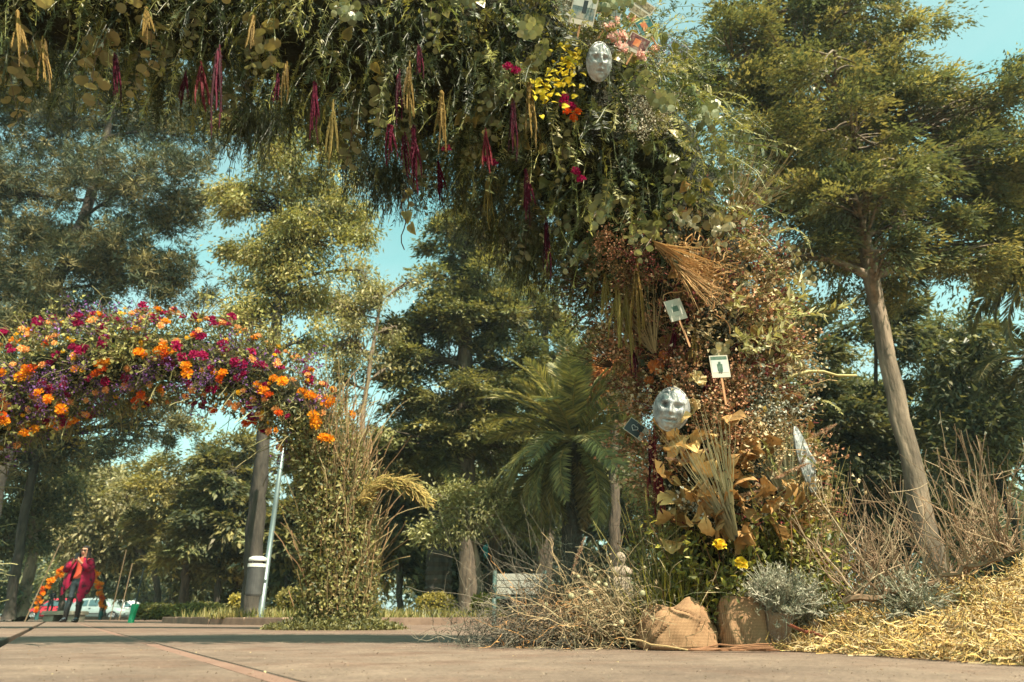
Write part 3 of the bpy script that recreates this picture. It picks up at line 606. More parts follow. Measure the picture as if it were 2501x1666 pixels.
def spray(g_, pal, n=60, stem=(.16, .13, .06), dot=.012, L=.16, w=.5):
    """loose spray of tiny flowers at the ends of hair stems, local +Z"""
    m = MB(); b = 9
    d = nrm(A(0, 0, 1) + g_.normal(size=(b, 3)) * w); pa = grow(np.zeros((b, 3)), d, L * g_.uniform(.7, 1.1, b), 4, 0, .12, g_); m.strands(pa, .0016, 3, col=stem)
    e = pa[g_.integers(0, b, n), g_.integers(1, 4, n)] + g_.normal(size=(n, 3)) * L * .13
    m.kites(e, rand_dir(n, g_), rand_dir(n, g_), dot * g_.uniform(.7, 1.5, n), dot * 1.1, pick(pal, n, .2, g_), fold=.3)
    return m
SPR = {}
for nm, pal in dict(white=[(.72, .66, .56), (.62, .56, .45)], rust=[(.46, .22, .12), (.54, .3, .18), (.36, .16, .09)], cream=[(.5, .38, .23), (.42, .3, .16), (.58, .46, .3)], maroon=[(.17, .045, .04), (.25, .08, .06), (.12, .035, .03)], brown=[(.22, .13, .06), (.3, .19, .09), (.16, .1, .05)], violet=[(.13, .045, .18), (.2, .08, .27), (.28, .14, .35)], blue=[(.2, .2, .32), (.3, .26, .4)], green=[(.2, .19, .06), (.28, .25, .09)], grey=[(.34, .34, .28), (.45, .44, .38)]).items():
    SPR[nm] = [spray(np.random.default_rng(300 + len(SPR) * 5 + q), pal, 60 if nm != 'white' else 100, dot=.0155 if nm != 'white' else .011).mesh('flower_spray', DRY) for q in range(2)]
def euc(g_, pal, L=.34, k=9, lr=.028, hang=1.4):
    m = MB(); pa = grow(np.zeros((1, 3)), A([0, 0, 1.]), L, k, 0, .1, g_)[0]; m.tube(pa, np.linspace(.003, .0012, k), 4, col=(.2, .13, .08))
    for i in range(1, k):
        for sgn in (0, math.pi):
            a = i * 1.35 + sgn; d = nrm(A(math.cos(a), math.sin(a), .35)); r = lr * (1.05 - .5 * i / k) * g_.uniform(.8, 1.2)
            up = nrm(A(0, 0, 1) + g_.normal(size=3) * .35); sd = nrm(np.cross(d, up)); nn = np.cross(sd, d); c0 = pa[i] + d * (r * .25 + .004)
            an = np.linspace(0, 2 * math.pi, 9)[:-1]
            V = [c0 + d * r + nn * r * .12] + [c0 + d * r * (1 + math.cos(x)) + sd * r * .92 * math.sin(x) - nn * r * .1 * math.cos(2 * x) for x in an]
            m.add(V, T=[[0, 1 + j, 1 + (j + 1) % 8] for j in range(8)], col=pick(pal, 1, .12, g_)[0])
    return m
EUCG = [(.2, .21, .11), (.26, .26, .14), (.15, .17, .09), (.32, .29, .15)]
EUC = variants(lambda g_: euc(g_, EUCG), 4, 'eucalyptus_sprig', WAXY)
EUCB = variants(lambda g_: euc(g_, [(.3, .25, .11), (.24, .22, .1)], .36, 7, .042), 2, 'eucalyptus_sprig', WAXY)
EUCP = variants(lambda g_: euc(g_, [(.34, .28, .16), (.28, .23, .13), (.22, .19, .1)], .36, 8, .036), 2, 'eucalyptus_sprig', WAXY)
def tassel(g_, pal, n=9, L=1.0, R=.1):
    """hanging amaranth: tangled ropes of tiny flowers along local -Z, unit length"""
    m = MB(); k = 20
    for q in range(n):
        l = L * (1.0 if q == 0 else g_.uniform(.25, .85)); p0 = A([0, 0, -.02]) + g_.normal(size=(1, 3)) * R * .3 - A(0, 0, g_.uniform(0, .25) * (q > 0))
        pa = grow(p0, nrm(A([0, 0, -1.]) + g_.normal(size=(1, 3)) * A(.35, .35, .1)), l - (.02 - p0[0, 2]) * 0, k, 1.1, .09, g_)[0]; pa[:, :2] *= np.linspace(1, .75, k)[:, None]
        u = np.linspace(0, 1, k); rad = R * g_.uniform(.22, .5) * (1 - .65 * u ** 1.2) * (1 + .35 * (np.arange(k) % 2)) * g_.uniform(.75, 1.25, k); rad[-1] *= .2; rad[0] *= .4
        m.tube(pa, rad, 5, col=pick(pal, 1, .15, g_)[0])
        nb = 70; ui = g_.integers(1, k - 1, nb); d = rand_dir(nb, g_)
        m.kites(pa[ui] + d * rad[ui][:, None] * .7 + A(0, 0, 1) * g_.uniform(-.03, .03, (nb, 1)), nrm(d + A(0, 0, -.4)), rand_dir(nb, g_), .03, .018, pick(pal, nb, .3, g_))
    return m
GOLD = variants(lambda g_: tassel(g_, [(.19, .115, .03), (.24, .15, .045), (.13, .08, .025)]), 4, 'amaranth_tassel', DRY)
OLIV = variants(lambda g_: tassel(g_, [(.17, .125, .035), (.21, .15, .045)]), 4, 'amaranth_tassel', DRY)
BURG = variants(lambda g_: tassel(g_, [(.055, .004, .013), (.085, .006, .02), (.035, .003, .01)]), 4, 'amaranth_tassel', DRY)
PINKT = variants(lambda g_: tassel(g_, [(.17, .02, .028), (.22, .04, .04), (.11, .012, .02)]), 1, 'amaranth_tassel', DRY)
def ivy(g_, rim, mid):
    """pointed heart leaf in local XY, tip along +X"""
    m = MB(); pr = [(0, 0), (-.06, .2), (.05, .4), (.3, .46), (.62, .3), (1, 0)]
    up = pr + [(x, -y) for x, y in pr[-2:0:-1]]
    bend = lambda x, y: .22 * abs(y) - .28 * x * x + .04 * math.sin(9 * y + 4 * x)
    V = [(x, y, bend(x, y)) for x, y in up] + [(.12, 0, .0), (.45, 0, bend(.45, 0)), (.75, 0, bend(.75, 0))] + [(x * .78 + .08, y * .66, bend(x * .78 + .08, y * .66)) for x, y in up]
    n = len(up); k = n + 3
    Q = [[i, (i + 1) % n, k + (i + 1) % n, k + i] for i in range(n)]
    T = [[n + 1, k + i, k + (i + 1) % n] for i in range(n)]
    col = [rim] * n + [mid] * 3 + [tuple(.35 * a + .65 * b for a, b in zip(rim, mid))] * n
    m.add(V, Q=Q, T=T, col=np.array(col) * g_.uniform(.9, 1.1))
    return m
IVYV = variants(lambda g_: ivy(g_, (.46, .36, .11), (.16, .14, .045)), 2, 'ivy_leaf', WAXY)
IVYG = variants(lambda g_: ivy(g_, (.19, .18, .05), (.13, .14, .04)), 2, 'ivy_leaf', WAXY)
IVYY = variants(lambda g_: ivy(g_, (.6, .45, .02), (.66, .5, .03)), 2, 'yellow_leaf', PETAL)
IVYD = variants(lambda g_: ivy(g_, (.34, .19, .065), (.27, .15, .05)), 2, 'dried_leaf', DRY)
IVYC = variants(lambda g_: ivy(g_, (.46, .3, .12), (.38, .24, .09)), 2, 'dried_leaf', DRY)
def blades(g_, n, L, w, pal, spread):
    m = MB(); a = np.linspace(-spread, spread, n); d = nrm(np.stack([np.sin(a), g_.normal(size=n) * .1, np.cos(a)], 1))
    pa = grow(np.zeros((n, 3)) + d * .02, d, L * g_.uniform(.75, 1.1, n), 5, .25, .03, g_)
    c = pick(pal, n, .15, g_)
    for i in range(4):
        sd = np.cross(d, A(0, 1, 0)); sd = nrm(sd); w0, w1 = w * (1 - i / 4 * .9), w * (1 - (i + 1) / 4 * .95)
        V = np.stack([pa[:, i] - sd * w0, pa[:, i] + sd * w0, pa[:, i + 1] + sd * w1, pa[:, i + 1] - sd * w1], 1)
        V[:, :2] += A(0, .004, 0)
        m.add(V, Q=np.arange(n * 4).reshape(n, 4), col=np.repeat(c, 4, 0))
    return m
FAN = variants(lambda g_: blades(g_, 26, .42, .0045, [(.26, .19, .1), (.34, .25, .13), (.18, .14, .08)], .55), 2, 'palm_fan', DRY)
FANB = variants(lambda g_: blades(g_, 34, .46, .007, [(.4, .22, .1), (.32, .18, .08), (.46, .3, .14)], .5), 1, 'palm_fan', DRY)
FANG = variants(lambda g_: blades(g_, 24, .5, .006, [(.33, .31, .2), (.24, .23, .14), (.42, .38, .25)], .33), 1, 'palm_fan', DRY)
FAND = variants(lambda g_: blades(g_, 24, .34, .004, [(.05, .035, .025), (.09, .06, .04)], .6), 1, 'palm_fan', DRY)
def plume(g_, pal, L=.2, R=.018):
    m = MB(); pa = grow(np.zeros((1, 3)), A([0, 0, 1.]), L, 8, .9, .04, g_)[0]; m.tube(pa, .0016, 3, col=pal[0])
    n = 320; i = g_.uniform(1.0, 7, n); p = np.stack([np.interp(i, np.arange(8), pa[:, j]) for j in range(3)], 1); d = rand_dir(n, g_)
    ln = R * np.sin(np.clip((i - .8) / 6.4, .03, .99) * math.pi) ** .5
    m.kites(p, nrm(d + A(0, 0, .5)), rand_dir(n, g_), ln, .0025, pick(pal, n, .2, g_))
    return m
PLUME = variants(lambda g_: plume(g_, [(.4, .24, .16), (.5, .33, .22)]), 2, 'fountain_grass_plume', DRY)

rng = np.random.default_rng(11)
# ================= near arch =================
NA = Arch([(1785, 1640, 3.3, 130), (1785, 1520, 3.3, 150), (1785, 1380, 3.32, 175), (1780, 1220, 3.34, 190), (1755, 1060, 3.35, 190), (1730, 900, 3.36, 195), (1675, 740, 3.36, 200), (1605, 570, 3.35, 222), (1520, 430, 3.3, 248), (1390, 270, 3.2, 262), (1220, 165, 3.1, 272), (950, 70, 2.9, 268), (650, 0, 2.7, 228), (300, -40, 2.5, 195), (-100, -55, 2.35, 182), (-500, -40, 2.2, 180)])
near = thing('floral_arch', A(NA.p[5][0], 3.3, 0), 'huge floral arch of hanging greenery overhead with a dried flower pillar at right', 'arch')
m = MB(); m.grid(NA.core(.74, rng), wrap=True); tag(m.build('moss_core', MOSS, near, smooth=True), kind='stuff')
dry_w = np.clip((NA.py - 560) / 160, 0, 1)             # 0 on the fresh arch, 1 on the dried pillar
low_w = np.clip((NA.py - 1260) / 120, 0, 1)
G1 = [(.15, .17, .058), (.25, .25, .085), (.075, .1, .05), (.42, .38, .15), (.11, .135, .065), (.32, .3, .08)]
D1 = [(.38, .21, .09), (.27, .17, .08), (.48, .31, .15), (.17, .12, .06), (.34, .25, .12)]
# feathery hanging ferns
m = MB(); n = 3700; p0, o, i = NA.surf(n, rng, math.pi, .62, .98, 1.02 - dry_w * .9)
gk = rng.integers(0, 420, n); gd = rng.normal(size=(420, 3))[gk]; p0 = p0 + gd * .035; L = rng.uniform(.16, .52, n) * (1 - .5 * dry_w[i]); pa = grow(p0, nrm(o * 1.0 + gd * .4 + rng.normal(size=(n, 3)) * .22 + A(0, 0, .25)), L, 8, 2.0, .12, rng)
cc = pick(G1, 420, .25, rng)[gk] * rng.uniform(.8, 1.2, (n, 1)); m.strands(pa, .0015, 3, col=cc * .9)
nl = 40; ii = np.repeat(np.arange(n), nl); f = rng.uniform(.8, 7, n * nl); a0 = np.floor(f).astype(int).clip(0, 6); w = (f - a0)[:, None]
pos = pa[ii, a0] * (1 - w) + pa[ii, a0 + 1] * w; tg = nrm(pa[ii, a0 + 1] - pa[ii, a0])
m.darts(pos, nrm(tg * .7 + np.cross(tg, gd[ii]) * rng.choice([-.8, .8], (n * nl, 1)) + rand_dir(n * nl, rng) * .3), nrm(gd[ii] + rand_dir(n * nl, rng) * .4), rng.uniform(.016, .044, n * nl), rng.uniform(.0045, .009, n * nl), cc[ii] * rng.uniform(.75, 1.25, (n * nl, 1)))
tag(m.build('fern_foliage', LEAF, near), kind='stuff')
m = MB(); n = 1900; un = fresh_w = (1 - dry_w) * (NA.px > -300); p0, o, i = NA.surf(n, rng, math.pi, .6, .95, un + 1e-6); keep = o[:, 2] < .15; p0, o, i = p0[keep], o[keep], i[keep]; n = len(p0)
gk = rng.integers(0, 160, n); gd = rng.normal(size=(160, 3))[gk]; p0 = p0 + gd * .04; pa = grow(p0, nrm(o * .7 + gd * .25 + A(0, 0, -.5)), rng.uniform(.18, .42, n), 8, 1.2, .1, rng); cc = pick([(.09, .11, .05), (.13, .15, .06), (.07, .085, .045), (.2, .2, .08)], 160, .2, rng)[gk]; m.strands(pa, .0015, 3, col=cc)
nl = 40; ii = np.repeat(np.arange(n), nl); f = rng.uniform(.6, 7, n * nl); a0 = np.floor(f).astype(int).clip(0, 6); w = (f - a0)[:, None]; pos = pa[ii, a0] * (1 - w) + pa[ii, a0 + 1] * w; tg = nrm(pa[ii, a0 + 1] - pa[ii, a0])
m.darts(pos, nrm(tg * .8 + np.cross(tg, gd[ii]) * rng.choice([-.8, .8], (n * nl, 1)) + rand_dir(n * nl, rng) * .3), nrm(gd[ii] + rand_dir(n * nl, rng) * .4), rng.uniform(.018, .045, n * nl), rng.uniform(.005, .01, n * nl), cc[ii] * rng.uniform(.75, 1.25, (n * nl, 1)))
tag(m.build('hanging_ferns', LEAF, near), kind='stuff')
# small leaves filling between
m = MB(); n = 9000; p0, o, i = NA.surf(n, rng, math.pi, .6, 1.02, 1.0 - dry_w * .45)
d = nrm(o * .6 + rand_dir(n, rng) * .8 + A(0, 0, -.4)); dd = (rng.random(n) < dry_w[i] * (1 - low_w[i]))[:, None]
s_ = rng.uniform(.02, .048, n); m.kites(p0, d, nrm(o + rand_dir(n, rng)), s_, s_ * rng.uniform(.35, .65, n), np.where(dd, pick(D1, n, .2, rng), pick(G1, n, .22, rng)))
tag(m.build('small_leaves', LEAF, near), kind='stuff')
# wisps that hang free below the arch
m = MB(); n = 700; cl = rng.integers(0, 16, n); anch = np.array([[900, 400], [940, 420], [970, 430], [590, 270], [610, 275], [625, 280], [1120, 450], [1190, 490], [1260, 570], [1300, 610], [860, 370], [920, 410], [950, 425], [1230, 550], [1340, 650], [1280, 620]])[cl] + rng.normal(size=(n, 2)) * A(26, 14)
p0 = np.array([NA.front(x, y - 40)[0] for x, y in anch]); pa = grow(p0 + A(0, .12, 0), nrm(rng.normal(size=(n, 3)) * .3 + A(0, 0, -.6)), rng.uniform(.12, .34, n), 7, 1.0, .12, rng)
cw = pick([(.06, .065, .035), (.09, .09, .04)], n, .2, rng); m.strands(pa, .0013, 3, col=cw)
nl = 16; ii = np.repeat(np.arange(n), nl); a0 = rng.integers(1, 6, n * nl)
m.kites(pa[ii, a0] + rng.normal(size=(n * nl, 3)) * .006, nrm(rand_dir(n * nl, rng) * .5 + A(0, 0, -1)), rand_dir(n * nl, rng), .03, .004, cw[ii])
tag(m.build('hanging_wisps', LEAF, near), kind='stuff')
# dried stalks on the pillar
m = MB(); n = 1500; p0, o, i = NA.surf(n, rng, math.pi, .55, .95, dry_w * (1 - low_w * .6))
pa = grow(p0, nrm(o + rng.normal(size=(n, 3)) * .6 + A(0, 0, .5)), rng.uniform(.08, .24, n), 7, .9, .13, rng); cc = pick(D1 + [(.45, .3, .13), (.2, .04, .04)], n, .2, rng); m.strands(pa, .0016, 3, col=cc)
nl = 9; ii = np.repeat(np.arange(n), nl); a0 = rng.integers(2, 7, n * nl)
m.kites(pa[ii, a0] + rng.normal(size=(n * nl, 3)) * .009, rand_dir(n * nl, rng), rand_dir(n * nl, rng), .013, .008, cc[ii] * rng.uniform(.8, 1.4, (n * nl, 1)))
tag(m.build('dried_stalks', DRY, near), kind='stuff')
# leafy stems at the foot of the pillar
m = MB(); n = 300; p0 = np.c_[rng.uniform(.72, 1.3, n), rng.uniform(2.95, 3.5, n), np.full(n, .05)]
pa = grow(p0, nrm(rng.normal(size=(n, 3)) * .22 + A(0, 0, 1)), rng.uniform(.2, .55, n), 8, .1, .12, rng); m.strands(pa, .0022, 3, col=pick([(.16, .1, .05), (.14, .14, .05), (.24, .12, .06)], n, .2, rng))
nl = 34; ii = np.repeat(np.arange(n), nl); a0 = rng.integers(2, 8, n * nl); s_ = rng.uniform(.018, .045, n * nl)
m.kites(pa[ii, a0] + rng.normal(size=(n * nl, 3)) * .02, nrm(rand_dir(n * nl, rng) + A(0, -.2, .1)), nrm(rand_dir(n * nl, rng) + A(0, 0, .8)), s_, s_ * .45, pick([(.13, .13, .035), (.2, .19, .045), (.085, .095, .035), (.32, .28, .05)], n * nl, .2, rng))
tag(m.build('leafy_stems', LEAF, near), kind='stuff')

def place(ms, name, par, arch, px, py, size, off=0.0, dirv=None, rg=rng, roll=None):
    p, i = arch.front(px, py, off)
    d = dirv if dirv is not None else nrm(arch.F[i] + A(0, 0, .35) + rg.normal(size=3) * .35)
    return link(name, ms[rg.integers(0, len(ms))], par, p, frame(d, roll=rg.uniform(0, 6.28) if roll is None else roll, scale=size))
def scatter(ms, name, n, mask, size, dirf, spread=2.0, lo=.92, hi=1.08, par=None, arch=None, rg=rng):
    arch = arch or NA; p, o, i = arch.surf(n, rg, spread, lo, hi, mask)
    for q in range(n):
        d = dirf(o[q], rg); link(name, ms[rg.integers(0, len(ms))], par or near, p[q], frame(d, roll=rg.uniform(0, 6.28), scale=rg.uniform(*size)))
inframe = ((NA.px > -150) & (NA.py > -140)).astype(float)
fresh = (1 - dry_w) * inframe + 1e-6
hang = lambda o, g_: nrm(o * .55 + A(0, 0, -.9) + g_.normal(size=3) * .25)
outw = lambda o, g_: nrm(o + A(0, 0, .25) + g_.normal(size=3) * .4)
leafd = lambda o, g_: nrm(o * .9 + A(0, 0, -.2) + g_.normal(size=3) * .5)
scatter(EUC, 'eucalyptus_sprig', 105, fresh, (.7, 1.15), hang, 1.9)
scatter(EUCB, 'eucalyptus_sprig', 30, fresh * (NA.px < 700) + 1e-6, (.7, 1.05), hang, 1.7)
for px, py in [(1900, 590), (1870, 640), (1925, 650), (1850, 560), (1800, 530), (1640, 520), (1700, 540), (1760, 560), (1880, 700), (1690, 610), (1930, 680)]:
    place(EUCP, 'eucalyptus_sprig', near, NA, px, py, rng.uniform(.55, .8), .02, nrm(A(rng.normal() * .5 + .3, -.6, rng.normal() * .5 - .3)))
for px, py in [(1850, 800), (1880, 770), (1810, 830), (1830, 860), (1890, 830), (1780, 850), (1900, 790)]:
    place(EUCP, 'eucalyptus_sprig', near, NA, px, py, rng.uniform(.45, .65), .03, nrm(A(rng.normal() * .5 + .5, -.5, -.3 + rng.normal() * .4)))
def leaves(ms, name, n, mask, size, spread=1.9):
    p, o, i = NA.surf(n, rng, spread, .98, 1.12, mask)
    for q in range(n):
        x = nrm(o[q] * .25 + A(0, 0, -.8) + rng.normal(size=3) * .45); z = nrm(o[q] + rng.normal(size=3) * .45); y = nrm(np.cross(z, x)); z = np.cross(x, y)
        M = Matrix(np.array([x, y, z]).T.tolist()).to_4x4() @ Matrix.Scale(rng.uniform(*size), 4); link(name, ms[rng.integers(0, len(ms))], near, p[q], M)
leaves(IVYV, 'ivy_leaf', 110, fresh * (.3 + (NA.px > 900)) + 1e-6, (.05, .085))
leaves(IVYG, 'ivy_leaf', 120, fresh, (.045, .08))
leaves(IVYC, 'dried_leaf', 16, dry_w * (1 - low_w) + 1e-6, (.05, .1))
leaves(IVYD, 'dried_leaf', 30, dry_w + 1e-6, (.05, .09))
for k in range(110):      # ruffled yellow blossom leaves near the top bend
    px, py = (rng.normal(1392, 22), rng.normal(165, 30)) if k < 72 else (rng.normal(1335, 16), rng.normal(215, 26))
    p, i = NA.front(px, py, .05); x = nrm(A(rng.normal(), -.5, rng.normal())); z = nrm(A(0, -1, .5) + rng.normal(size=3) * .5); y = nrm(np.cross(z, x)); z = np.cross(x, y)
    link('yellow_leaf', IVYY[k % 2], near, p, Matrix(np.array([x, y, z]).T.tolist()).to_4x4() @ Matrix.Scale(rng.uniform(.02, .036), 4))
# tassels: (px, top, bottom, width factor, meshes)
for px, t0, t1, wf, ms in [(1000, 150, 308, 1, GOLD), (1077, 225, 378, 1.1, GOLD), (1292, 185, 365, .8, GOLD), (1190, 430, 552, 1, OLIV), (45, 30, 158, .9, GOLD), (105, 90, 224, .9, GOLD), (360, 20, 105, 1, GOLD), (618, 40, 132, 1, GOLD), (1505, 690, 870, 1.3, OLIV), (1530, 700, 900, 1.1, OLIV), (1555, 620, 835, 1, GOLD), (1480, 670, 800, 1, OLIV),
        (1700, 800, 890, 1.3, GOLD), (815, 240, 395, .8, OLIV), (700, 150, 260, 1, GOLD), (1735, 930, 1030, 1, GOLD), (1775, 940, 1000, 1.2, GOLD),
        (535, 110, 338, .8, BURG), (678, 180, 262, 1.2, BURG), (770, 200, 352, .8, BURG), (280, 130, 258, .6, BURG), (489, 150, 268, 1.2, PINKT), (455, 170, 252, .8, BURG), (975, 170, 310, .8, BURG), (1012, 300, 480, 1.3, BURG), (955, 300, 402, 1.6, BURG), (985, 320, 430, 1.2, BURG), (1072, 395, 508, 1, BURG), (1252, 240, 398, .7, BURG), (1286, 415, 552, 1.2, BURG), (1022, 110, 198, .9, BURG), (1333, 530, 696, .5, BURG),
        (1598, 1040, 1250, .9, PINKT), (1612, 1120, 1280, .7, PINKT), (1590, 1060, 1190, .8, BURG), (1680, 770, 900, 1, BURG), (1650, 790, 880, 1.3, BURG), (1725, 900, 1010, .7, BURG), (1540, 830, 930, 1, BURG), (1185, 310, 420, .8, PINKT)]:
    a, i = NA.front(px, t0, .0); b = P(px + rng.normal() * 5, t1, a[1] + rng.normal() * .03); L = np.linalg.norm(a - b)
    M = frame(a - b, (0, 1, 0), rng.uniform(0, 6), 1) @ Matrix.Diagonal((L * .2 * wf + .07, L * .2 * wf + .07, L, 1)); link('amaranth_tassel', ms[rng.integers(0, len(ms))], near, a, M)
# small flower sprays
def sprays(kind, n, mask, size=(.7, 1.2), spread=1.9): scatter(SPR[kind], 'flower_spray', n, mask + 1e-6, size, outw, spread, .88, 1.05)
dmask = dry_w * (1 - low_w)
sprays('rust', 24, dmask * (NA.py > 800)); sprays('cream', 16, dmask * (NA.py > 820)); sprays('maroon', 26, dmask * (NA.py < 1000)); sprays('brown', 30, dmask); sprays('cream', 30, dmask * (NA.py > 700))
for px, py, kd, k in [(1480, 610, 'rust', 8), (1560, 640, 'maroon', 8), (1520, 690, 'brown', 8), (1640, 880, 'maroon', 8), (1660, 925, 'rust', 8), (1800, 935, 'rust', 12), (1775, 985, 'rust', 10), (1865, 860, 'brown', 12), (1890, 905, 'cream', 10), (1930, 880, 'brown', 8), (1850, 965, 'grey', 10), (1720, 1045, 'rust', 12), (1790, 1065, 'rust', 14), (1850, 1060, 'cream', 14), (1885, 1010, 'grey', 8), (1565, 1100, 'rust', 6), (1600, 1085, 'rust', 8), (1745, 975, 'maroon', 6), (1700, 700, 'brown', 8), (1830, 720, 'brown', 8)]:
    for q in range(k): place(SPR[kd], 'flower_spray', near, NA, px + rng.normal() * 20, py + rng.normal() * 20, rng.uniform(.45, .8), .0)
sprays('green', 24, low_w + .2 * fresh); sprays('grey', 10, dmask * (NA.py > 900))
for px, py, k in [(1560, 290, 6), (1600, 300, 5), (1540, 310, 4), (1620, 190, 6), (1580, 165, 4), (1430, 90, 4), (1390, 60, 4), (1660, 260, 3), (1350, 40, 3)]:
    for q in range(k): place(SPR['white'], 'flower_spray', near, NA, px + rng.normal() * 16, py + rng.normal() * 14, rng.uniform(.5, .8), .03)
for q in range(10): place(SPR['blue'], 'flower_spray', near, NA, rng.normal(1632, 14), rng.normal(140, 14), .6, .0, nrm(A(.4, -.3, .8) + rng.normal(size=3) * .2))
# palm fans and brown bundles
for ms, px, py, sc_, dx, dz, off in [(FAN, 1800, 540, 1.1, .5, 1.0, 0), (FAN, 1830, 520, 1.15, .7, .9, 0), (FAN, 1790, 560, 1., .35, 1., .05), (FANB, 1590, 590, .85, .75, -.75, .1), (FANB, 1640, 640, .7, .6, -.8, .12), (FAND, 1470, 660, 1., -1., .25, 0), (FAND, 1450, 700, .9, -1., .0, 0), (FAND, 1500, 900, .9, -.9, .5, 0), (FAN, 1860, 700, .9, -.35, -.9, .1), (FAN, 1600, 870, .8, -.3, 1., .05), (FANG, 1800, 1320, 1.05, -.42, 1., .14), (FANG, 1790, 1330, 1., -.3, 1., .12), (FANG, 1930, 1250, .8, -.15, 1., .06), (FAN, 1560, 880, .8, -.5, .9, .02), (FAND, 1900, 650, .8, .4, .7, 0), (FAN, 1875, 840, .5, 1., .25, .05)]:
    place(ms, 'palm_fan', near, NA, px, py, sc_, off, nrm(A(dx, -.25, dz)), roll=rng.uniform(-.5, .5))
# tan curl tangle below the bend
m = MB(); n = 110; pc, i = NA.front(1700, 665, .06)
pa = grow(pc + rng.normal(size=(n, 3)) * A(.05, .03, .07), nrm(rand_dir(n, rng) + A(.2, -.4, .4)), rng.uniform(.1, .22, n), 9, 1.2, .5, rng); m.strands(pa, .0024, 4, col=pick([(.5, .28, .12), (.42, .22, .1), (.58, .36, .17)], n, .15, rng)); m.build('curled_straw', DRY, near)
# pale leafy branch at the right of the pillar
def olive(g_):
    m = MB(); pa = grow(np.zeros((1, 3)), A([0, 0, 1.]), .26, 10, .3, .06, g_)[0]; m.tube(pa, np.linspace(.003, .001, 10), 4, col=(.25, .18, .1)); n = 26; j = np.repeat(np.arange(1, 10), 3)[:n]; d = nrm(rand_dir(n, g_) * A(1, 1, .4) + A(0, 0, .55)); sz_ = g_.uniform(.04, .075, n)
    m.kites(pa[j], d, rand_dir(n, g_), sz_, sz_ * .36, pick([(.5, .44, .22), (.4, .36, .16), (.58, .52, .3), (.3, .28, .12)], n, .15, g_), fold=.3); return m
OLIVE = variants(olive, 3, 'olive_sprig', WAXY)
for px, py in [(1790, 800), (1820, 790), (1850, 780), (1880, 770), (1900, 760), (1840, 820), (1870, 810), (1800, 840), (1910, 800), (1780, 770), (1930, 770), (1860, 840), (1800, 870)]:
    place(OLIVE, 'olive_sprig', near, NA, px, py, rng.uniform(.8, 1.15), .04, nrm(A(rng.normal() * .5 + .5, -.5, rng.normal() * .5 - .1)))
# the flowers of the pillar
CREAMF = variants(lambda g_: pom(22, .5, [(.74, .62, .36), (.68, .55, .28)], g_, .5, .6, .7), 1, 'dried_flower', PETAL)
ROSE = variants(lambda g_: pom(24, .5, [(.74, .5, .03), (.78, .58, .06)], g_, .9, .3, .8), 1, 'yellow_rose', PETAL)
RUSTF = variants(lambda g_: pom(26, .5, [(.5, .17, .05), (.4, .13, .04)], g_, .4, .8, .4), 1, 'dried_sunflower', PETAL)
for px, py, s_ in [(1702, 927, .085), (1692, 990, .07), (1755, 1087, .07), (1750, 1020, .05), (1640, 1065, .05)]: place(CREAMF, 'dried_flower', near, NA, px, py, s_, .05)
for px, py, s_ in [(1603, 897, .085), (1622, 870, .06), (1632, 930, .07), (1585, 930, .05)]: place(RUSTF, 'dried_sunflower', near, NA, px, py, s_, .04)
for px, py, s_ in [(1757, 1333, .055), (1809, 1379, .058), (1950, 1330, .04)]: place(ROSE, 'yellow_rose', near, NA, px, py, s_, .16, nrm(A(.1, -.6, .7)))
for px, py in [(1475, 30), (1485, 70), (1500, 58), (1512, 88), (1497, 97), (1545, 46), (1556, 60), (1516, 120), (1597, 128), (1562, 140), (1470, 12), (1530, 100), (1400, 290), (1385, 275), (1410, 275)]:
    o = place(CARK if py < 200 else MARIR, 'carnation', near, NA, px, py, .075 if py < 200 else .045, .3 if py < 200 else .06, nrm(A(.15, -.7, .6) + rng.normal(size=3) * .25))
for px, py in [(1375, 250), (1395, 262), (1380, 240), (1190, 390), (1205, 400), (1240, 165), (1260, 175), (1405, 420), (1420, 440), (1090, 365)]: place(CARM, 'carnation', near, NA, px, py, .05, .04)
for q in range(34): place(PLUME, 'fountain_grass_plume', near, NA, *[(1700, 1130), (1890, 1170), (1870, 1195), (1940, 1180), (1990, 1110), (1660, 1130)][q % 6], rng.uniform(.5, .9), .08, nrm(A(rng.normal() + .5, -.4, rng.normal() * .4 + .3))) if q < 14 else None
# trailing ivy stem hanging free
a, i = NA.front(985, 440, .0); pts = np.array([P(985 + 6 * math.sin(q * 1.3), 440 + q * 17, a[1]) for q in range(11)]); m = MB(); m.tube(pts, .003, 5, col=(.1, .06, .05)); tr = m.build('ivy_trail', TWIG, near)
for q, (px, py) in enumerate([(1003, 496), (983, 525), (1010, 555), (990, 475)]): link('ivy_leaf', IVYV[q % 2], tr, P(px - 8 + 16 * (q % 2), py - 8, a[1]), Matrix.Rotation(1.3, 4, 'Y') @ Matrix.Rotation(1.2 * q, 4, 'X') @ Matrix.Scale(.065, 4))
# the pale curved stem that sticks out at right
m = MB(); m.tube(np.array([P(x, y, 3.1) for x, y in [(1890, 945), (1930, 920), (1975, 907), (2010, 907), (2045, 917), (2092, 917)]]), np.linspace(.009, .005, 6), 7, col=(.5, .42, .2)); m.build('curved_stem', DRY, near, smooth=True)

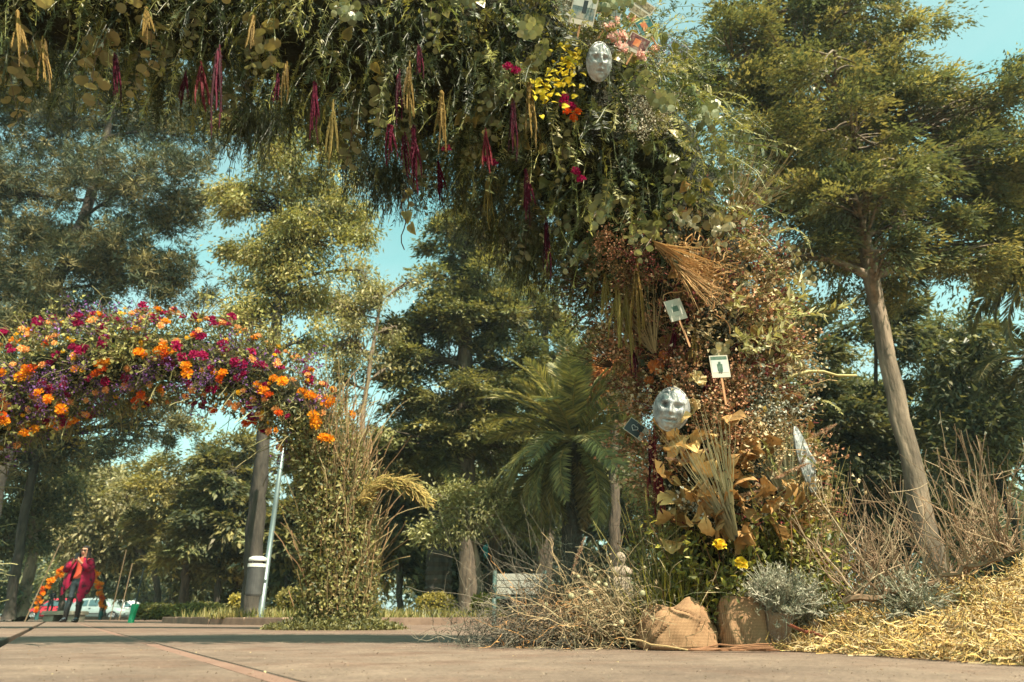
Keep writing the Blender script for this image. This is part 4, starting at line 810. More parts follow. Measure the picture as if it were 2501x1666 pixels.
# ================= rear flower arch =================
rg = np.random.default_rng(31)
RA = Arch([(830, 1580, 7.6, 80), (828, 1500, 7.6, 86), (826, 1350, 7.6, 84), (820, 1180, 7.6, 78), (785, 1060, 7.6, 76), (695, 965, 7.6, 78), (560, 900, 7.6, 84), (400, 868, 7.6, 96), (200, 892, 7.6, 106), (40, 955, 7.6, 112), (-110, 1070, 7.6, 95), (-180, 1250, 7.6, 90), (-200, 1560, 7.6, 90)])
rear = thing('flower_arch', A(RA.p[5][0], 7.6, 0), 'garden arch covered in orange, peach and magenta blooms with a vine-wrapped leg', 'arch')
m = MB(); m.grid(RA.core(.6, rg), wrap=True); tag(m.build('moss_core', MOSS, rear, smooth=True), kind='stuff')
leg_w = np.clip((RA.py - 1010) / 90, 0, 1) * (RA.px > 300); top_w = 1 - np.clip((RA.py - 1000) / 80, 0, 1)
m = MB(); n = 30000; p0, o, i = RA.surf(n, rg, math.pi, .6, 1.2)
s_ = rg.uniform(.035, .08, n); m.kites(p0, nrm(o * .7 + rand_dir(n, rg)), nrm(o + rand_dir(n, rg)), s_, s_ * .4, pick([(.18, .175, .065), (.11, .12, .05), (.28, .25, .1), (.08, .09, .045)], n, .2, rg))
tag(m.build('small_leaves', LEAF, rear), kind='stuff')
m = MB(); n = 1300; p0, o, i = RA.surf(n, rg, math.pi, .7, 1.0, .35 + leg_w)
up = leg_w[i][:, None]; pa = grow(p0, nrm(o * (1 - .9 * up) + rg.normal(size=(n, 3)) * (.5 - .28 * up) + A(0, 0, 1) * up * 1.6), rg.uniform(.2, .55, n) * (1 + .9 * up[:, 0]), 8, .5, .13, rg)
m.strands(pa, .0042, 3, col=np.where(up > .5, pick([(.26, .15, .08), (.2, .14, .07), (.3, .22, .11)], n, .2, rg), pick([(.3, .27, .13), (.16, .15, .06), (.24, .2, .1)], n, .2, rg)))
tag(m.build('vine_stems', DRY, rear), kind='stuff')
m = MB(); n = 16000; p0, o, i = RA.surf(n, rg, math.pi, .8, 1.12, leg_w + .02)
s_ = rg.uniform(.03, .06, n); m.kites(p0, nrm(rand_dir(n, rg) + A(0, 0, -.5)), nrm(o + rand_dir(n, rg)), s_, s_ * .5, pick([(.24, .22, .08), (.36, .32, .12), (.15, .15, .06), (.28, .2, .09)], n, .2, rg))
tag(m.build('vine_leaves', LEAF, rear), kind='stuff')
k8 = MPP(850, 7.4)
def fl(ms, name, px, py, spx, off=.03):
    p, i = RA.front(px, py, off + .1); link(name, ms[rg.integers(0, len(ms))], rear, p, frame(nrm(RA.F[i] + A(0, 0, .45) + rg.normal(size=3) * .35), roll=rg.uniform(0, 6), scale=spx * k8))
for px, py, r_ in [(38, 834, 0), (400, 848, 0), (385, 857, 0), (420, 860, 0), (405, 866, 1), (340, 863, 0), (356, 866, 0), (240, 889, 0), (258, 885, 0), (250, 903, 1), (235, 915, 1), (65, 912, 0), (52, 921, 0), (78, 903, 1), (455, 895, 0), (457, 913, 0), (540, 925, 1), (545, 912, 0), (668, 925, 0), (690, 932, 0), (645, 956, 0), (658, 966, 1), (738, 958, 0), (755, 966, 0), (764, 972, 0), (798, 983, 0), (808, 978, 0), (765, 1016, 0), (772, 1034, 0), (680, 1010, 1), (789, 1072, 0), (803, 1074, 0), (12, 1030, 0), (2, 1016, 1), (115, 842, 1), (520, 1005, 1), (615, 1030, 1), (600, 1034, 1), (95, 960, 0), (120, 975, 0), (345, 965, 1), (330, 980, 1), (150, 1000, 0), (60, 1060, 0), (85, 1050, 0), (125, 1040, 0)]:
    fl(MARIR if r_ else MARI, 'marigold', px, py, rg.uniform(21, 31))
for px, py in [(92, 784), (130, 778), (188, 787), (142, 800), (218, 780), (262, 778), (290, 784), (250, 810), (255, 827), (340, 790), (378, 780), (350, 748), (478, 778), (517, 782), (566, 775), (10, 810), (180, 850), (140, 870), (205, 850), (195, 860), (430, 846), (475, 868), (495, 870), (590, 890), (575, 886), (640, 895), (630, 893), (480, 820), (495, 822), (545, 842)]:
    fl(CARM, 'carnation', px, py, rg.uniform(22, 30))
def fscat(ms, name, n, mask, size):
    p, o, i = RA.surf(n, rg, 1.75, 1.08, 1.26, mask)
    for q in range(n):
        link(name, ms[rg.integers(0, len(ms))], rear, p[q], frame(nrm(o[q] + A(0, 0, .4) + rg.normal(size=3) * .3), roll=rg.uniform(0, 6), scale=rg.uniform(*size) * k8 * 1.02))
fscat(CARP, 'carnation', 120, top_w + 1e-6, (15, 23)); fscat(CARM, 'carnation', 90, top_w + 1e-6, (15, 25)); fscat(MARI, 'marigold', 26, top_w + .05, (16, 26)); fscat(BUTT, 'button_flower', 60, top_w + 1e-6, (9, 14))
scatter(SPR['violet'], 'flower_spray', 48, top_w + 1e-6, (1.2, 1.9), outw, 1.7, .86, 1.0, rear, RA, rg); scatter(SPR['green'], 'flower_spray', 26, top_w + 1e-6, (2, 3), outw, 1.8, .92, 1.04, rear, RA, rg)
for px, py in [(130, 905), (90, 960), (215, 890), (380, 895), (365, 925), (520, 905), (480, 930), (590, 935), (100, 1000), (30, 930), (300, 930), (150, 950)]:
    for q in range(2): p, i = RA.front(px + rg.normal() * 14, py + rg.normal() * 14, .04); link('flower_spray', SPR['violet'][q % 2], rear, p, frame(nrm(RA.F[i] + rg.normal(size=3) * .5), roll=rg.random() * 6, scale=rg.uniform(.8, 1.3)))
# curved straw arm sticking out of the leg
pts = np.array([P(x, y, 7.35) for x, y in [(880, 1225), (915, 1188), (965, 1176), (1005, 1188), (1035, 1215)]]); u = np.linspace(0, 4, 14); pc = np.stack([np.interp(u, np.arange(5), pts[:, i]) for i in range(3)], 1)
m = MB(); m.tube(pc, np.linspace(.06, .028, 14), 8, col=(.2, .14, .05)); n = 500; j = rg.integers(0, 13, n); tg = nrm(np.gradient(pc, axis=0))[j]
pa = grow(pc[j] + rand_dir(n, rg) * .055, nrm(tg + rg.normal(size=(n, 3)) * .3), rg.uniform(.08, .2, n), 6, .4, .2, rg); m.strands(pa, .004, 3, col=pick([(.36, .26, .08), (.3, .2, .07), (.22, .18, .06)], n, .2, rg)); m.build('straw_arm', DRY, rear)
# ground cover at its foot
m = MB(); n = 5200; a = rg.uniform(0, 6.283, n); r_ = rg.random(n) ** .6; p0 = np.c_[GX(828, 7.6) + np.cos(a) * r_ * .72 - .02, 7.5 + np.sin(a) * r_ * .45, rg.random(n) * .24 * (1.05 - r_)]
s_ = rg.uniform(.03, .055, n); m.kites(p0, nrm(rand_dir(n, rg) + A(0, 0, .2)), nrm(A(0, 0, 1) + rand_dir(n, rg) * .8), s_, s_ * .5, pick([(.15, .14, .05), (.2, .18, .07), (.1, .1, .045)], n, .2, rg))
tag(m.build('trailing_plant', LEAF), 'low trailing greenery heaped round the leg of the flower arch', 'plant')

# ================= things hung on the near arch =================
CARD = mat_flat('photo_card', (.42, .37, .3), .6); STICK = mat_flat('stick', (.42, .2, .09), .7)
def picture_mat(name, c1, c2, c3, scale):
    return mat_noise(name, c1, c3, scale, .35, 0, c3=c2, detail=3)
def print_photo(label, px, py, w, h, rot, pics, off=.1, arch=NA, tiltx=.0, stick=0, yaw=0.0, card=CARD, doodle=None):
    """w, h in photograph pixels; pics: list of (x0, y0, x1, y1 as fractions of the card, material)"""
    p, i = arch.front(px, py, off); k = MPP(py, p[1]); w *= k; h *= k
    stick = stick or (.07 if py < 200 else 0); M = Matrix.Rotation(yaw, 4, 'Z') @ Matrix.Rotation(tiltx, 4, 'X') @ Matrix.Rotation(rot, 4, 'Y')
    root = thing('photo_print', p, label, 'photo', 'instant photographs in the arch'); R = np.array(M.to_3x3())
    def add(nm, lo, hi, mt):
        m = MB(); m.box(lo, hi); m.v[0] = m.v[0] @ R.T + p; return m.build(nm, mt, root)
    add('card', (-w / 2, -.0008, -h / 2), (w / 2, .0008, h / 2), card)
    for q, (x0, y0, x1, y1, mt) in enumerate(pics): add('picture', (-w / 2 + x0 * w, -.0016 - .0006 * q, -h / 2 + y0 * h), (-w / 2 + x1 * w, -.0008 - .0005 * q, -h / 2 + y1 * h), mt)
    if stick: add('stick', (-.004, .001, -h / 2 - stick), (.004, .006, h * .1), STICK)
    if doodle is not None:
        t = np.linspace(0, 2 * math.pi, 30); hx = np.sin(t) ** 3 * w * .16; hz = (13 * np.cos(t) - 5 * np.cos(2 * t) - 2 * np.cos(3 * t) - np.cos(4 * t)) / 16 * h * .2
        m = MB(); m.tube(np.stack([hx + doodle * w, np.full(30, -.003), hz], 1) @ R.T + p, .0014, 4); m.build('heart_drawing', mat_flat('chalk_white', (.6, .6, .58), .7), root)
    return root
PB = picture_mat('picture_sea', (.02, .04, .045), (.12, .16, .16), (.3, .26, .2), 28); PW = picture_mat('picture_woods', (.04, .03, .02), (.2, .15, .08), (.36, .3, .2), 70)
PF = picture_mat('picture_portrait', (.02, .09, .1), (.03, .14, .15), (.1, .2, .2), 20); PO = picture_mat('picture_orange', (.5, .1, .04), (.6, .2, .08), (.66, .3, .14), 40)
PD = picture_mat('picture_dark', (.05, .02, .02), (.16, .05, .05), (.3, .22, .18), 45); PG = picture_mat('picture_faded', (.3, .3, .26), (.36, .34, .28), (.42, .38, .3), 12); PK = mat_flat('picture_black', (.012, .014, .016), .3); PGR = picture_mat('picture_green', (.03, .06, .04), (.06, .1, .07), (.1, .13, .1), 60)
PS = picture_mat('picture_sky', (.3, .32, .3), (.42, .42, .38), (.5, .48, .42), 8)
print_photo('large photo of a seashore, leftmost of the prints atop the arch', 1425, 26, 62, 74, .22, [(.05, .2, .95, .62, PB), (.05, .62, .95, .96, PS), (.45, .42, .62, .85, PK)], .38, tiltx=.3)
print_photo('dark grey print partly behind pink carnations', 1488, 45, 42, 62, .5, [(.06, .2, .94, .95, PB)], .32, tiltx=.3)
print_photo('white card with two small landscape pictures, highest at right', 1568, 22, 52, 44, .62, [(.06, .08, .94, .42, PW), (.06, .58, .94, .92, PW)], .5, tiltx=.3)
print_photo('teal portrait print with an orange figure', 1578, 66, 40, 50, -.5, [(.05, .18, .95, .95, PF), (.25, .3, .6, .8, PO)], .52, tiltx=.3)
print_photo('dark red print just under the teal portrait', 1557, 108, 54, 46, .5, [(.05, .2, .95, .95, PD), (.3, .35, .6, .75, PO)], .39, tiltx=.3)
print_photo('faded pale print with a small dark plant picture, on an orange stick', 1650, 757, 42, 56, -.27, [(.06, .2, .94, .95, PG), (.32, .42, .68, .68, PGR)], .16, stick=.13)
print_photo('white framed print of a dark standing figure, on a stick', 1758, 895, 45, 57, -.05, [(.06, .22, .94, .95, PS), (.06, .8, .94, .95, PGR), (.36, .3, .64, .6, PGR), (.44, .6, .56, .7, PGR), (.4, .22, .48, .31, PGR), (.52, .22, .6, .31, PGR)], .2, stick=.12)
print_photo('black print with a drawn white heart at the pillar left edge', 1553, 1048, 52, 37, .66, [(.03, .05, .8, .95, PK)], .16, doodle=-.08)
PLASTER = mat_noise('mask_plaster', (.03, .033, .036), (.42, .41, .39), 15, .28, 1.0, 30, spec=.6, bdist=.02, c3=(.3, .3, .3), stretch=(1.6, 1, .6))
def mask(label, px, py, w, h, rot, yaw, off, pitch=0.0):
    p, i = NA.front(px, py, off); k = MPP(py, p[1]); w *= k / 2; h *= k / 2
    u, v = np.meshgrid(np.linspace(-1, 1, 41), np.linspace(-1, 1, 41)); rr = np.maximum(np.abs(u), np.abs(v)); le = np.hypot(u, v) + 1e-9; u, v = u * rr / le, v * rr / le
    r2 = np.minimum(1, u * u + v * v); g = lambda x, y, sx, sy: np.exp(-((u - x) / sx) ** 2 - ((v - y) / sy) ** 2)
    z = .55 * np.sqrt(1 - r2 * .97) + .34 * g(0, .0, .12, .26) + .16 * g(0, -.14, .2, .09) - .26 * (g(-.36, .16, .2, .12) + g(.36, .16, .2, .12)) + .1 * (g(-.5, -.15, .22, .2) + g(.5, -.15, .22, .2)) + .07 * (g(-.36, .34, .28, .07) + g(.36, .34, .28, .07)) + .14 * g(0, -.4, .26, .06) - .16 * g(0, -.5, .32, .035) + .14 * g(0, -.6, .24, .06) + .1 * g(0, -.82, .25, .14)
    z += .02 * np.sin(9 * u + 4 * v) * np.sin(7 * v - 3 * u)
    G = np.stack([u * w, -z * w * 1.0, v * h * (1 - .08 * u * u)], -1); M = Matrix.Rotation(yaw, 4, 'Z') @ Matrix.Rotation(pitch, 4, 'X') @ Matrix.Rotation(rot, 4, 'Y')
    G = G @ np.array(M.to_3x3()).T + p
    root = thing('face_mask', p, label, 'mask', 'face masks in the arch'); m = MB(); m.grid(G[:, ::-1]); m.build('face', PLASTER, root, smooth=True)
    m = MB(); ring = np.array([G[0, j] for j in range(41)] + [G[j, 40] for j in range(1, 41)] + [G[40, j] for j in range(39, -1, -1)] + [G[j, 0] for j in range(39, -1, -1)]); m.tube(ring[::4], .005, 5); m.build('rim', PLASTER, root, smooth=True)
    return root
mask('silver-white plaster face mask leaning on the pillar under the photos', 1640, 1000, 84, 106, .22, -.3, .1, .2)
mask('grey plaster face mask near the top bend below the pink carnations', 1462, 152, 62, 90, -.1, .25, .24, .55)
mask('white plaster mask turned away at the right edge of the pillar', 1962, 1125, 62, 165, -.3, .75, .3)

# ================= heaped at the foot of the pillar =================
def curl_leaf(g_, pal, curl=1.1):
    nu, nv = 8, 6; u = np.linspace(0, 1, nu)[:, None]; v = np.linspace(-1, 1, nv)[None]
    w = .36 * np.sin(np.clip(u, .02, .98) ** .8 * math.pi) ** .7 * (1 + .12 * np.sin(u * 17 + v * 2)); th = curl * u + .5 * v * v
    G = np.stack([np.sin(th) / curl + 0 * v, w * v + .04 * np.sin(7 * u), (1 - np.cos(th)) * .6 + .16 * np.abs(v) ** 1.5 + .05 * np.sin(11 * u + 5 * v)], -1)
    c = pick(pal, nu * nv, .06, g_).reshape(nu, nv, 3); m = MB(); m.grid(G, col=c); return m
BIGL = variants(lambda g_: curl_leaf(g_, [(.56, .37, .16), (.48, .3, .12)], g_.uniform(1.2, 2.6)), 5, 'dried_leaf', DRY)
BIGB = variants(lambda g_: curl_leaf(g_, [(.38, .21, .08), (.3, .18, .08)], g_.uniform(1.2, 2.6)), 4, 'dried_leaf', DRY)
for q in range(110):
    px = rng.uniform(1610, 1960); py = rng.uniform(1020, 1330); 
    if px > 1780 and py < 1120: continue
    ms = BIGL if px < 1740 else BIGB; p, i = NA.front(px, py, rng.uniform(.02, .09)); x = nrm(rng.normal(size=3) * A(1, .5, 1) + A(-.1, -.3, -.2)); z = nrm(A(0, -1, .4) + rng.normal(size=3) * .5); y = nrm(np.cross(z, x)); z = np.cross(x, y)
    link('dried_leaf', ms[rng.integers(0, len(ms))], near, p, Matrix(np.array([x, y, z]).T.tolist()).to_4x4() @ Matrix.Scale(rng.uniform(.06, .125), 4))
def burlap():
    m, nt, out = nodes('burlap'); N = nt.nodes.new; L = nt.links.new; tc = N('ShaderNodeTexCoord')
    ws = []
    for ax in ('X', 'Z'):
        w = N('ShaderNodeTexWave'); w.bands_direction = ax; w.inputs['Scale'].default_value = 60; w.inputs['Distortion'].default_value = 1.2; w.inputs['Detail'].default_value = 2; w.inputs['Detail Scale'].default_value = 4; L(tc.outputs['Object'], w.inputs[0]); ws.append(w)
    mx = N('ShaderNodeMath'); mx.operation = 'MULTIPLY'; L(ws[0].outputs['Fac'], mx.inputs[0]); L(ws[1].outputs['Fac'], mx.inputs[1])
    n = N('ShaderNodeTexNoise'); n.inputs['Scale'].default_value = 14; n.inputs['Detail'].default_value = 7; L(tc.outputs['Object'], n.inputs[0])
    ad = N('ShaderNodeMath'); ad.operation = 'MULTIPLY_ADD'; ad.inputs[1].default_value = .7; L(mx.outputs[0], ad.inputs[0]); L(n.outputs[0], ad.inputs[2])
    cr = N('ShaderNodeValToRGB'); cr.color_ramp.elements[0].position = .3; cr.color_ramp.elements[1].position = .95; cr.color_ramp.elements[0].color = (.1, .055, .03, 1); cr.color_ramp.elements[1].color = (.38, .225, .125, 1); L(ad.outputs[0], cr.inputs[0])
    p = N('ShaderNodeBsdfPrincipled'); p.inputs['Roughness'].default_value = .95; p.inputs['Specular IOR Level'].default_value = .1; L(cr.outputs[0], p.inputs['Base Color'])
    b = N('ShaderNodeBump'); b.inputs['Strength'].default_value = .4; b.inputs['Distance'].default_value = .002; L(mx.outputs[0], b.inputs['Height']); L(b.outputs[0], p.inputs['Normal']); L(p.outputs[0], out.inputs[0]); return m
BURLAP = burlap()
def sack(label, cx, cy, rx, ry, h, prof, folds, seed, lip=.02, sq=2.0):
    """cloth-wrapped pot: rings of a rounded box with creases; prof: list of (z fraction, radius factor)"""
    g_ = np.random.default_rng(seed); root = thing('burlap_sack', A(cx, cy, 0), label, 'sack', 'burlap wrapped plants'); na, nz = 96, 44
    a = np.linspace(0, 2 * math.pi, na, endpoint=False); z = np.linspace(0, 1, nz); pf = np.interp(z, [q[0] for q in prof], [q[1] for q in prof])
    ca, sa = np.cos(a), np.sin(a); sup = (np.abs(ca) ** sq + np.abs(sa) ** sq) ** (-1 / sq)
    R = pf[:, None] * sup[None]
    for q in range(folds):
        a0 = g_.uniform(0, 6.283); z0 = g_.uniform(.1, .9); sl = g_.uniform(-2.2, 2.2); am = g_.uniform(.06, .15); wd = g_.uniform(.06, .16)
        dd = (a[None] - a0 - sl * (z[:, None] - z0) + math.pi) % (2 * math.pi) - math.pi
        R += am * (np.clip(1 - np.abs(dd) / wd, 0, 1) - 1.1 * np.clip(1 - np.abs(dd - wd * 1.1) / (wd * .5), 0, 1)) * np.clip(1 - np.abs(z[:, None] - z0) / .55, 0, 1)
    R += .012 * np.sin(a[None] * 9 + z[:, None] * 11); top = h * (1 + .1 * np.sin(a * 2 + seed) + .05 * np.sin(a * 5 + 1))
    G = np.stack([cx + rx * R * ca, cy + ry * R * sa, z[:, None] * top[None]], -1)
    m = MB(); m.grid(G, wrap=True); m.build('cloth', BURLAP, root, smooth=True)
    m = MB(); inner = G[-1]; G2 = np.stack([inner, inner * A(1, 1, 1) + A(0, 0, .006), (inner - A(cx, cy, 0)) * A(.9, .9, 1) + A(cx, cy, -.01), (inner - A(cx, cy, 0)) * A(.82, .82, 1) + A(cx, cy, -lip * 2)]); m.grid(G2, wrap=True); m.build('rolled_edge', BURLAP, root, smooth=True)
    m = MB(); G3 = np.stack([(inner - A(cx, cy, 0)) * A(.84, .84, 1) + A(cx, cy, -lip * 1.7), (inner - A(cx, cy, 0)) * A(.02, .02, 1) + A(cx, cy, -lip * 1.2)]); m.grid(G3, wrap=True); m.build('soil', GROUND, root)
    return root
yy = 3.0
sack('slumped burlap sack with deep folds at the foot of the pillar', GX(1655, yy), yy, .148, .115, .168, [(0, .95), (.06, 1.05), (.35, 1.02), (.6, .97), (.8, .86), (.93, .72), (1, .66)], 15, 3)
sack('upright square burlap wrapped pot beside the slumped sack', GX(1830, yy), yy, .118, .105, .178, [(0, .95), (.1, 1.0), (.6, 1.01), (1, .98)], 7, 5, sq=4.0)
def clear_wrap():
    m, nt, out = nodes('clear_plastic'); t = nt.nodes.new('ShaderNodeBsdfTransparent'); t.inputs[0].default_value = (.95, .96, .96, 1); g_ = nt.nodes.new('ShaderNodeBsdfGlossy'); g_.inputs['Roughness'].default_value = .1
    n = nt.nodes.new('ShaderNodeTexNoise'); n.inputs['Scale'].default_value = 60; b = nt.nodes.new('ShaderNodeBump'); b.inputs['Strength'].default_value = 1; b.inputs['Distance'].default_value = .01; nt.links.new(n.outputs[0], b.inputs['Height']); nt.links.new(b.outputs[0], g_.inputs['Normal'])
    ms = nt.nodes.new('ShaderNodeMixShader'); ms.inputs[0].default_value = .16; nt.links.new(t.outputs[0], ms.inputs[1]); nt.links.new(g_.outputs[0], ms.inputs[2]); nt.links.new(ms.outputs[0], out.inputs[0]); return m
CLEAR = clear_wrap(); POTC = mat_noise('pot_clay', (.2, .11, .06), (.32, .19, .1), 20, .7, .2); SILVER = [(.4, .37, .28), (.5, .46, .36), (.3, .29, .21), (.22, .21, .14)]
def silver_plant(label, px, Y, lean, r, h, tilt, seed, ph=.135, n=420):
    g_ = np.random.default_rng(seed); x = GX(px, Y); base = A(x, Y, 0); root = thing('potted_silver_plant', base, label, 'potted plant', 'silver leaved potted plants'); ax = nrm(A(tilt, -.1, 1)); a = np.linspace(0, 6.283, 17)[:-1]; sx = nrm(np.cross(ax, A(0, 1, 0))); sy = np.cross(ax, sx)
    ring = lambda t, rr: base + A(0, 0, .004) + ax * t + rr * (np.cos(a)[:, None] * sx + np.sin(a)[:, None] * sy)
    m = MB(); m.grid(np.stack([ring(0, .001), ring(0, .034), ring(ph * .9, .05), ring(ph, .052), ring(ph, .045), ring(ph * .85, .001)]), wrap=True); m.build('pot', POTC, root, smooth=True)
    m = MB(); m.grid(np.stack([ring(.0, .037), ring(ph * .95, .054), ring(ph + .02, .062 + .006 * 0), ring(ph + .03, .06)]), wrap=True); m.build('plastic_wrap', CLEAR, root, smooth=True)
    m = MB(); p0 = np.broadcast_to(base + ax * ph * .92, (n, 3)) + g_.normal(size=(n, 3)) * .018; pa = grow(p0, nrm(ax + g_.normal(size=(n, 3)) * A(.5, .5, .3)), g_.uniform(.5, 1.1, n) * h, 8, .2, .16, g_); c = pick(SILVER, n, .12, g_); m.strands(pa, .0015, 3, col=c)
    nl = 16; ii = np.repeat(np.arange(n), nl); a0 = g_.integers(2, 8, n * nl); m.kites(pa[ii, a0], nrm(rand_dir(n * nl, g_) + A(0, 0, .5)), rand_dir(n * nl, g_), .018, .0042, c[ii]); tag(m.build('foliage', DRY, root), kind='stuff')
silver_plant('silver leaved plant in a plastic wrapped pot next to the square burlap pot', 1905, 2.9, 0, .1, .19, .08, 51)
silver_plant('silver leaved plant in a tipped plastic wrapped pot half buried in straw', 1998, 3.0, 0, .1, .2, -.35, 52, .11)
silver_plant('grey-green leaved plant sunk in the straw below the bare branch', 2250, 2.75, 0, .1, .2, -.1, 53, .1, 300)
# straw heap
sx0 = lambda x: np.interp(x, [1.02, 1.12, 1.36, 1.7, 2.6], [2.92, 2.78, 2.05, 1.9, 1.8])         # front edge of the heap
def sz(x, y):
    d = np.clip((y - sx0(x)) / 1.15, 0, 1); hmax = np.interp(x, [.98, 1.15, 1.5, 1.9, 2.6], [.0, .07, .11, .21, .29])
    return hmax * np.sin(d ** .7 * math.pi / 2) * (1 + .3 * np.sin(9 * x + 2 * np.sin(5 * y)) * np.sin(8 * y + 1) + .12 * np.sin(23 * x + 7 * y)) * np.clip((4.3 - y) / 1.0, 0, 1)
X, Yg = np.meshgrid(np.linspace(1.0, 2.9, 60), np.linspace(1.75, 4.4, 70)); Z = sz(X, Yg) - .012
STRAWB = mat_noise('straw_bed', (.12, .075, .025), (.3, .2, .07), 30, .95, 1, 60, bdist=.03)
root = thing('straw_heap', A(1.9, 2.9, 0), 'heap of curly yellow straw spread on the paving at right', 'straw'); m = MB(); m.grid(np.stack([X, Yg, np.where(Z < .0, -.03, Z)], -1)); m.build('straw_bed', STRAWB, root, smooth=True)
n = 14500; x = rng.uniform(1.0, 2.7, n); y = sx0(x) + rng.random(n) ** 1.5 * 1.5 - .05; ok = (x / y < .95) & (x > .98 + 0 * y); x, y = x[ok], y[ok]; n = len(x)
p0 = np.c_[x, y, np.maximum(sz(x, y), 0) + rng.uniform(.002, .02, n)]; pa = grow(p0, nrm(rng.normal(size=(n, 3)) * A(1, 1, .5) + A(0, 0, .25)), rng.uniform(.04, .13, n), 6, .9, .6, rng); pa[..., 2] = np.maximum(pa[..., 2], .003)
m = MB(); m.strands(pa, rng.uniform(.0008, .0019, (n, 1)), 3, col=pick([(.6, .4, .14), (.7, .5, .2), (.5, .31, .1), (.62, .47, .26), (.3, .18, .07), (.18, .105, .045), (.56, .42, .24)], n, .24, rng)); tag(m.build('straw', DRY, root), kind='stuff')
# bare branch lying on it
def branch(label, pts, r0, shoots, L, seed, lean, pal, Lc=.4, r1=.3, group='bare branches on the heap'):
    g_ = np.random.default_rng(seed); pts = np.array(pts); u = np.linspace(0, len(pts) - 1, 26); pc = np.stack([np.interp(u, np.arange(len(pts)), pts[:, i]) for i in range(3)], 1); pc[1:-1] += g_.normal(size=(24, 3)) * .008
    root = thing('bare_branch', pc[0], label, 'branch', group); m = MB(); m.tube(pc, np.linspace(r0, r0 * r1, 26) * (1 + .2 * (np.arange(26) % 2)), 6, col=pal[0]); m.build('bough', TWIG, root)
    j = g_.integers(1, 26, shoots); d = nrm(A(*lean) + g_.normal(size=(shoots, 3)) * A(.55, .35, .25)); ll = L * g_.uniform(.35, 1.1, shoots); pa = grow(pc[j], d, ll, 12, -.55, .1, g_)
    c = pick(pal, shoots, .15, g_); rad = np.linspace(1, .3, 12)[None] * r0 * .22 * (1 + .35 * (np.arange(12) % 2))[None] * g_.uniform(.7, 1.2, (shoots, 1))
    for q in range(shoots):
        mm = MB(); mm.strands(pa[q:q + 1], rad[q:q + 1], 5, col=c[q]); 
        ns = g_.integers(2, 5); jj = g_.integers(3, 10, ns); sp = grow(pa[q, jj], nrm(d[q] + g_.normal(size=(ns, 3)) * .6), ll[q] * g_.uniform(.15, .4, ns), 5, -.3, .12, g_); mm.strands(sp, r0 * .1, 4, col=c[q]); mm.build('twig', TWIG, root)
    return root
TWC = [(.25, .16, .1), (.32, .22, .14), (.2, .13, .085), (.38, .28, .18)]
branch('long bare branch with upright twigs lying across the straw heap', [P(2060, 1470, 2.75), P(2160, 1450, 2.72), P(2260, 1425, 2.7), P(2360, 1390, 2.65), P(2440, 1365, 2.6), P(2500, 1340, 2.55)], .012, 85, .44, 61, (-.15, 0, 1), TWC)
branch('thicket of brown twigs rising behind the silver plants', [P(1960, 1500, 3.25), P(2040, 1490, 3.2), P(2140, 1470, 3.15), P(2230, 1450, 3.1)], .011, 110, .52, 62, (-.25, 0, 1), TWC)
branch('bare branch splaying to the right edge above the straw', [P(2230, 1460, 2.95), P(2300, 1440, 2.9), P(2350, 1410, 2.85), P(2390, 1385, 2.8)], .011, 44, .44, 63, (.65, 0, .8), TWC)
# dry bushes left of the pillar
def dry_bush(label, px, Y, spread, h, n, pal, seed, lean=(0, 0, 1), wob=.2, k=10, r=.0018, leafn=0, grav=.3, jx=.16):
    g_ = np.random.default_rng(seed); x = GX(px, Y); root = thing('dry_bush', A(x, Y, 0), label, 'bush', 'dry bushes by the pillar'); m = MB()
    p0 = np.c_[x + g_.normal(size=n) * jx, Y + g_.normal(size=n) * jx * .6, g_.uniform(0, .06, n)]; pa = grow(p0, nrm(A(*lean) + g_.normal(size=(n, 3)) * A(spread, spread, .35)), h * g_.uniform(.4, 1.15, n), k, grav, wob, g_); pa[..., 2] = np.maximum(pa[..., 2], .004)
    c = pick(pal, n, .18, g_); m.strands(pa, np.linspace(r * 1.3, r * .6, k)[None], 3, col=c)
    nb = n; j = g_.integers(3, k, nb); q = g_.integers(0, n, nb); pb_ = grow(pa[q, j], nrm(pa[q, j] - pa[q, j - 1] + g_.normal(size=(nb, 3)) * h * .08), h * g_.uniform(.1, .4, nb), 6, grav, wob, g_); pb_[..., 2] = np.maximum(pb_[..., 2], .004); m.strands(pb_, r * .7, 3, col=c[q])
    if leafn:
        q = g_.integers(0, n, leafn); j = g_.integers(3, k, leafn); m.kites(pa[q, j] + g_.normal(size=(leafn, 3)) * .012, rand_dir(leafn, g_), rand_dir(leafn, g_), .02, .006, c[q])
    tag(m.build('stems', TWIG, root), kind='stuff'); return root, pa
BT = [(.18, .12, .075), (.13, .09, .055), (.26, .18, .11), (.09, .065, .042)]; GT = [(.12, .105, .08), (.17, .145, .11), (.08, .07, .055)]; RT = [(.36, .19, .08), (.3, .15, .07), (.42, .25, .12)]
dry_bush('low grey tangle of dry stems spilling left of the pillar', 1330, 3.3, 1.1, .3, 420, GT, 71, (-.25, -.1, .45), .36, 10, .0013, 1500, .5, .2)
dry_bush('tall wispy grey bush arching left of the pillar', 1410, 3.5, .4, .6, 260, GT, 72, (-.35, 0, 1), .1, 10, .0011, 0, .5, .12)
dry_bush('brown curly dry bush beside the pillar foot', 1440, 3.3, .8, .38, 560, BT + RT[:1], 73, (-.15, -.1, .7), .42, 10, .0015, 1500, .5, .16)
root, pa = dry_bush('pale stems with round seed pods next to the slumped sack', 1545, 3.15, .6, .46, 360, [(.32, .24, .14), (.25, .18, .1), (.18, .15, .09)], 74, (-.1, -.1, .9), .26, 10, .0014, 900, .4, .11)
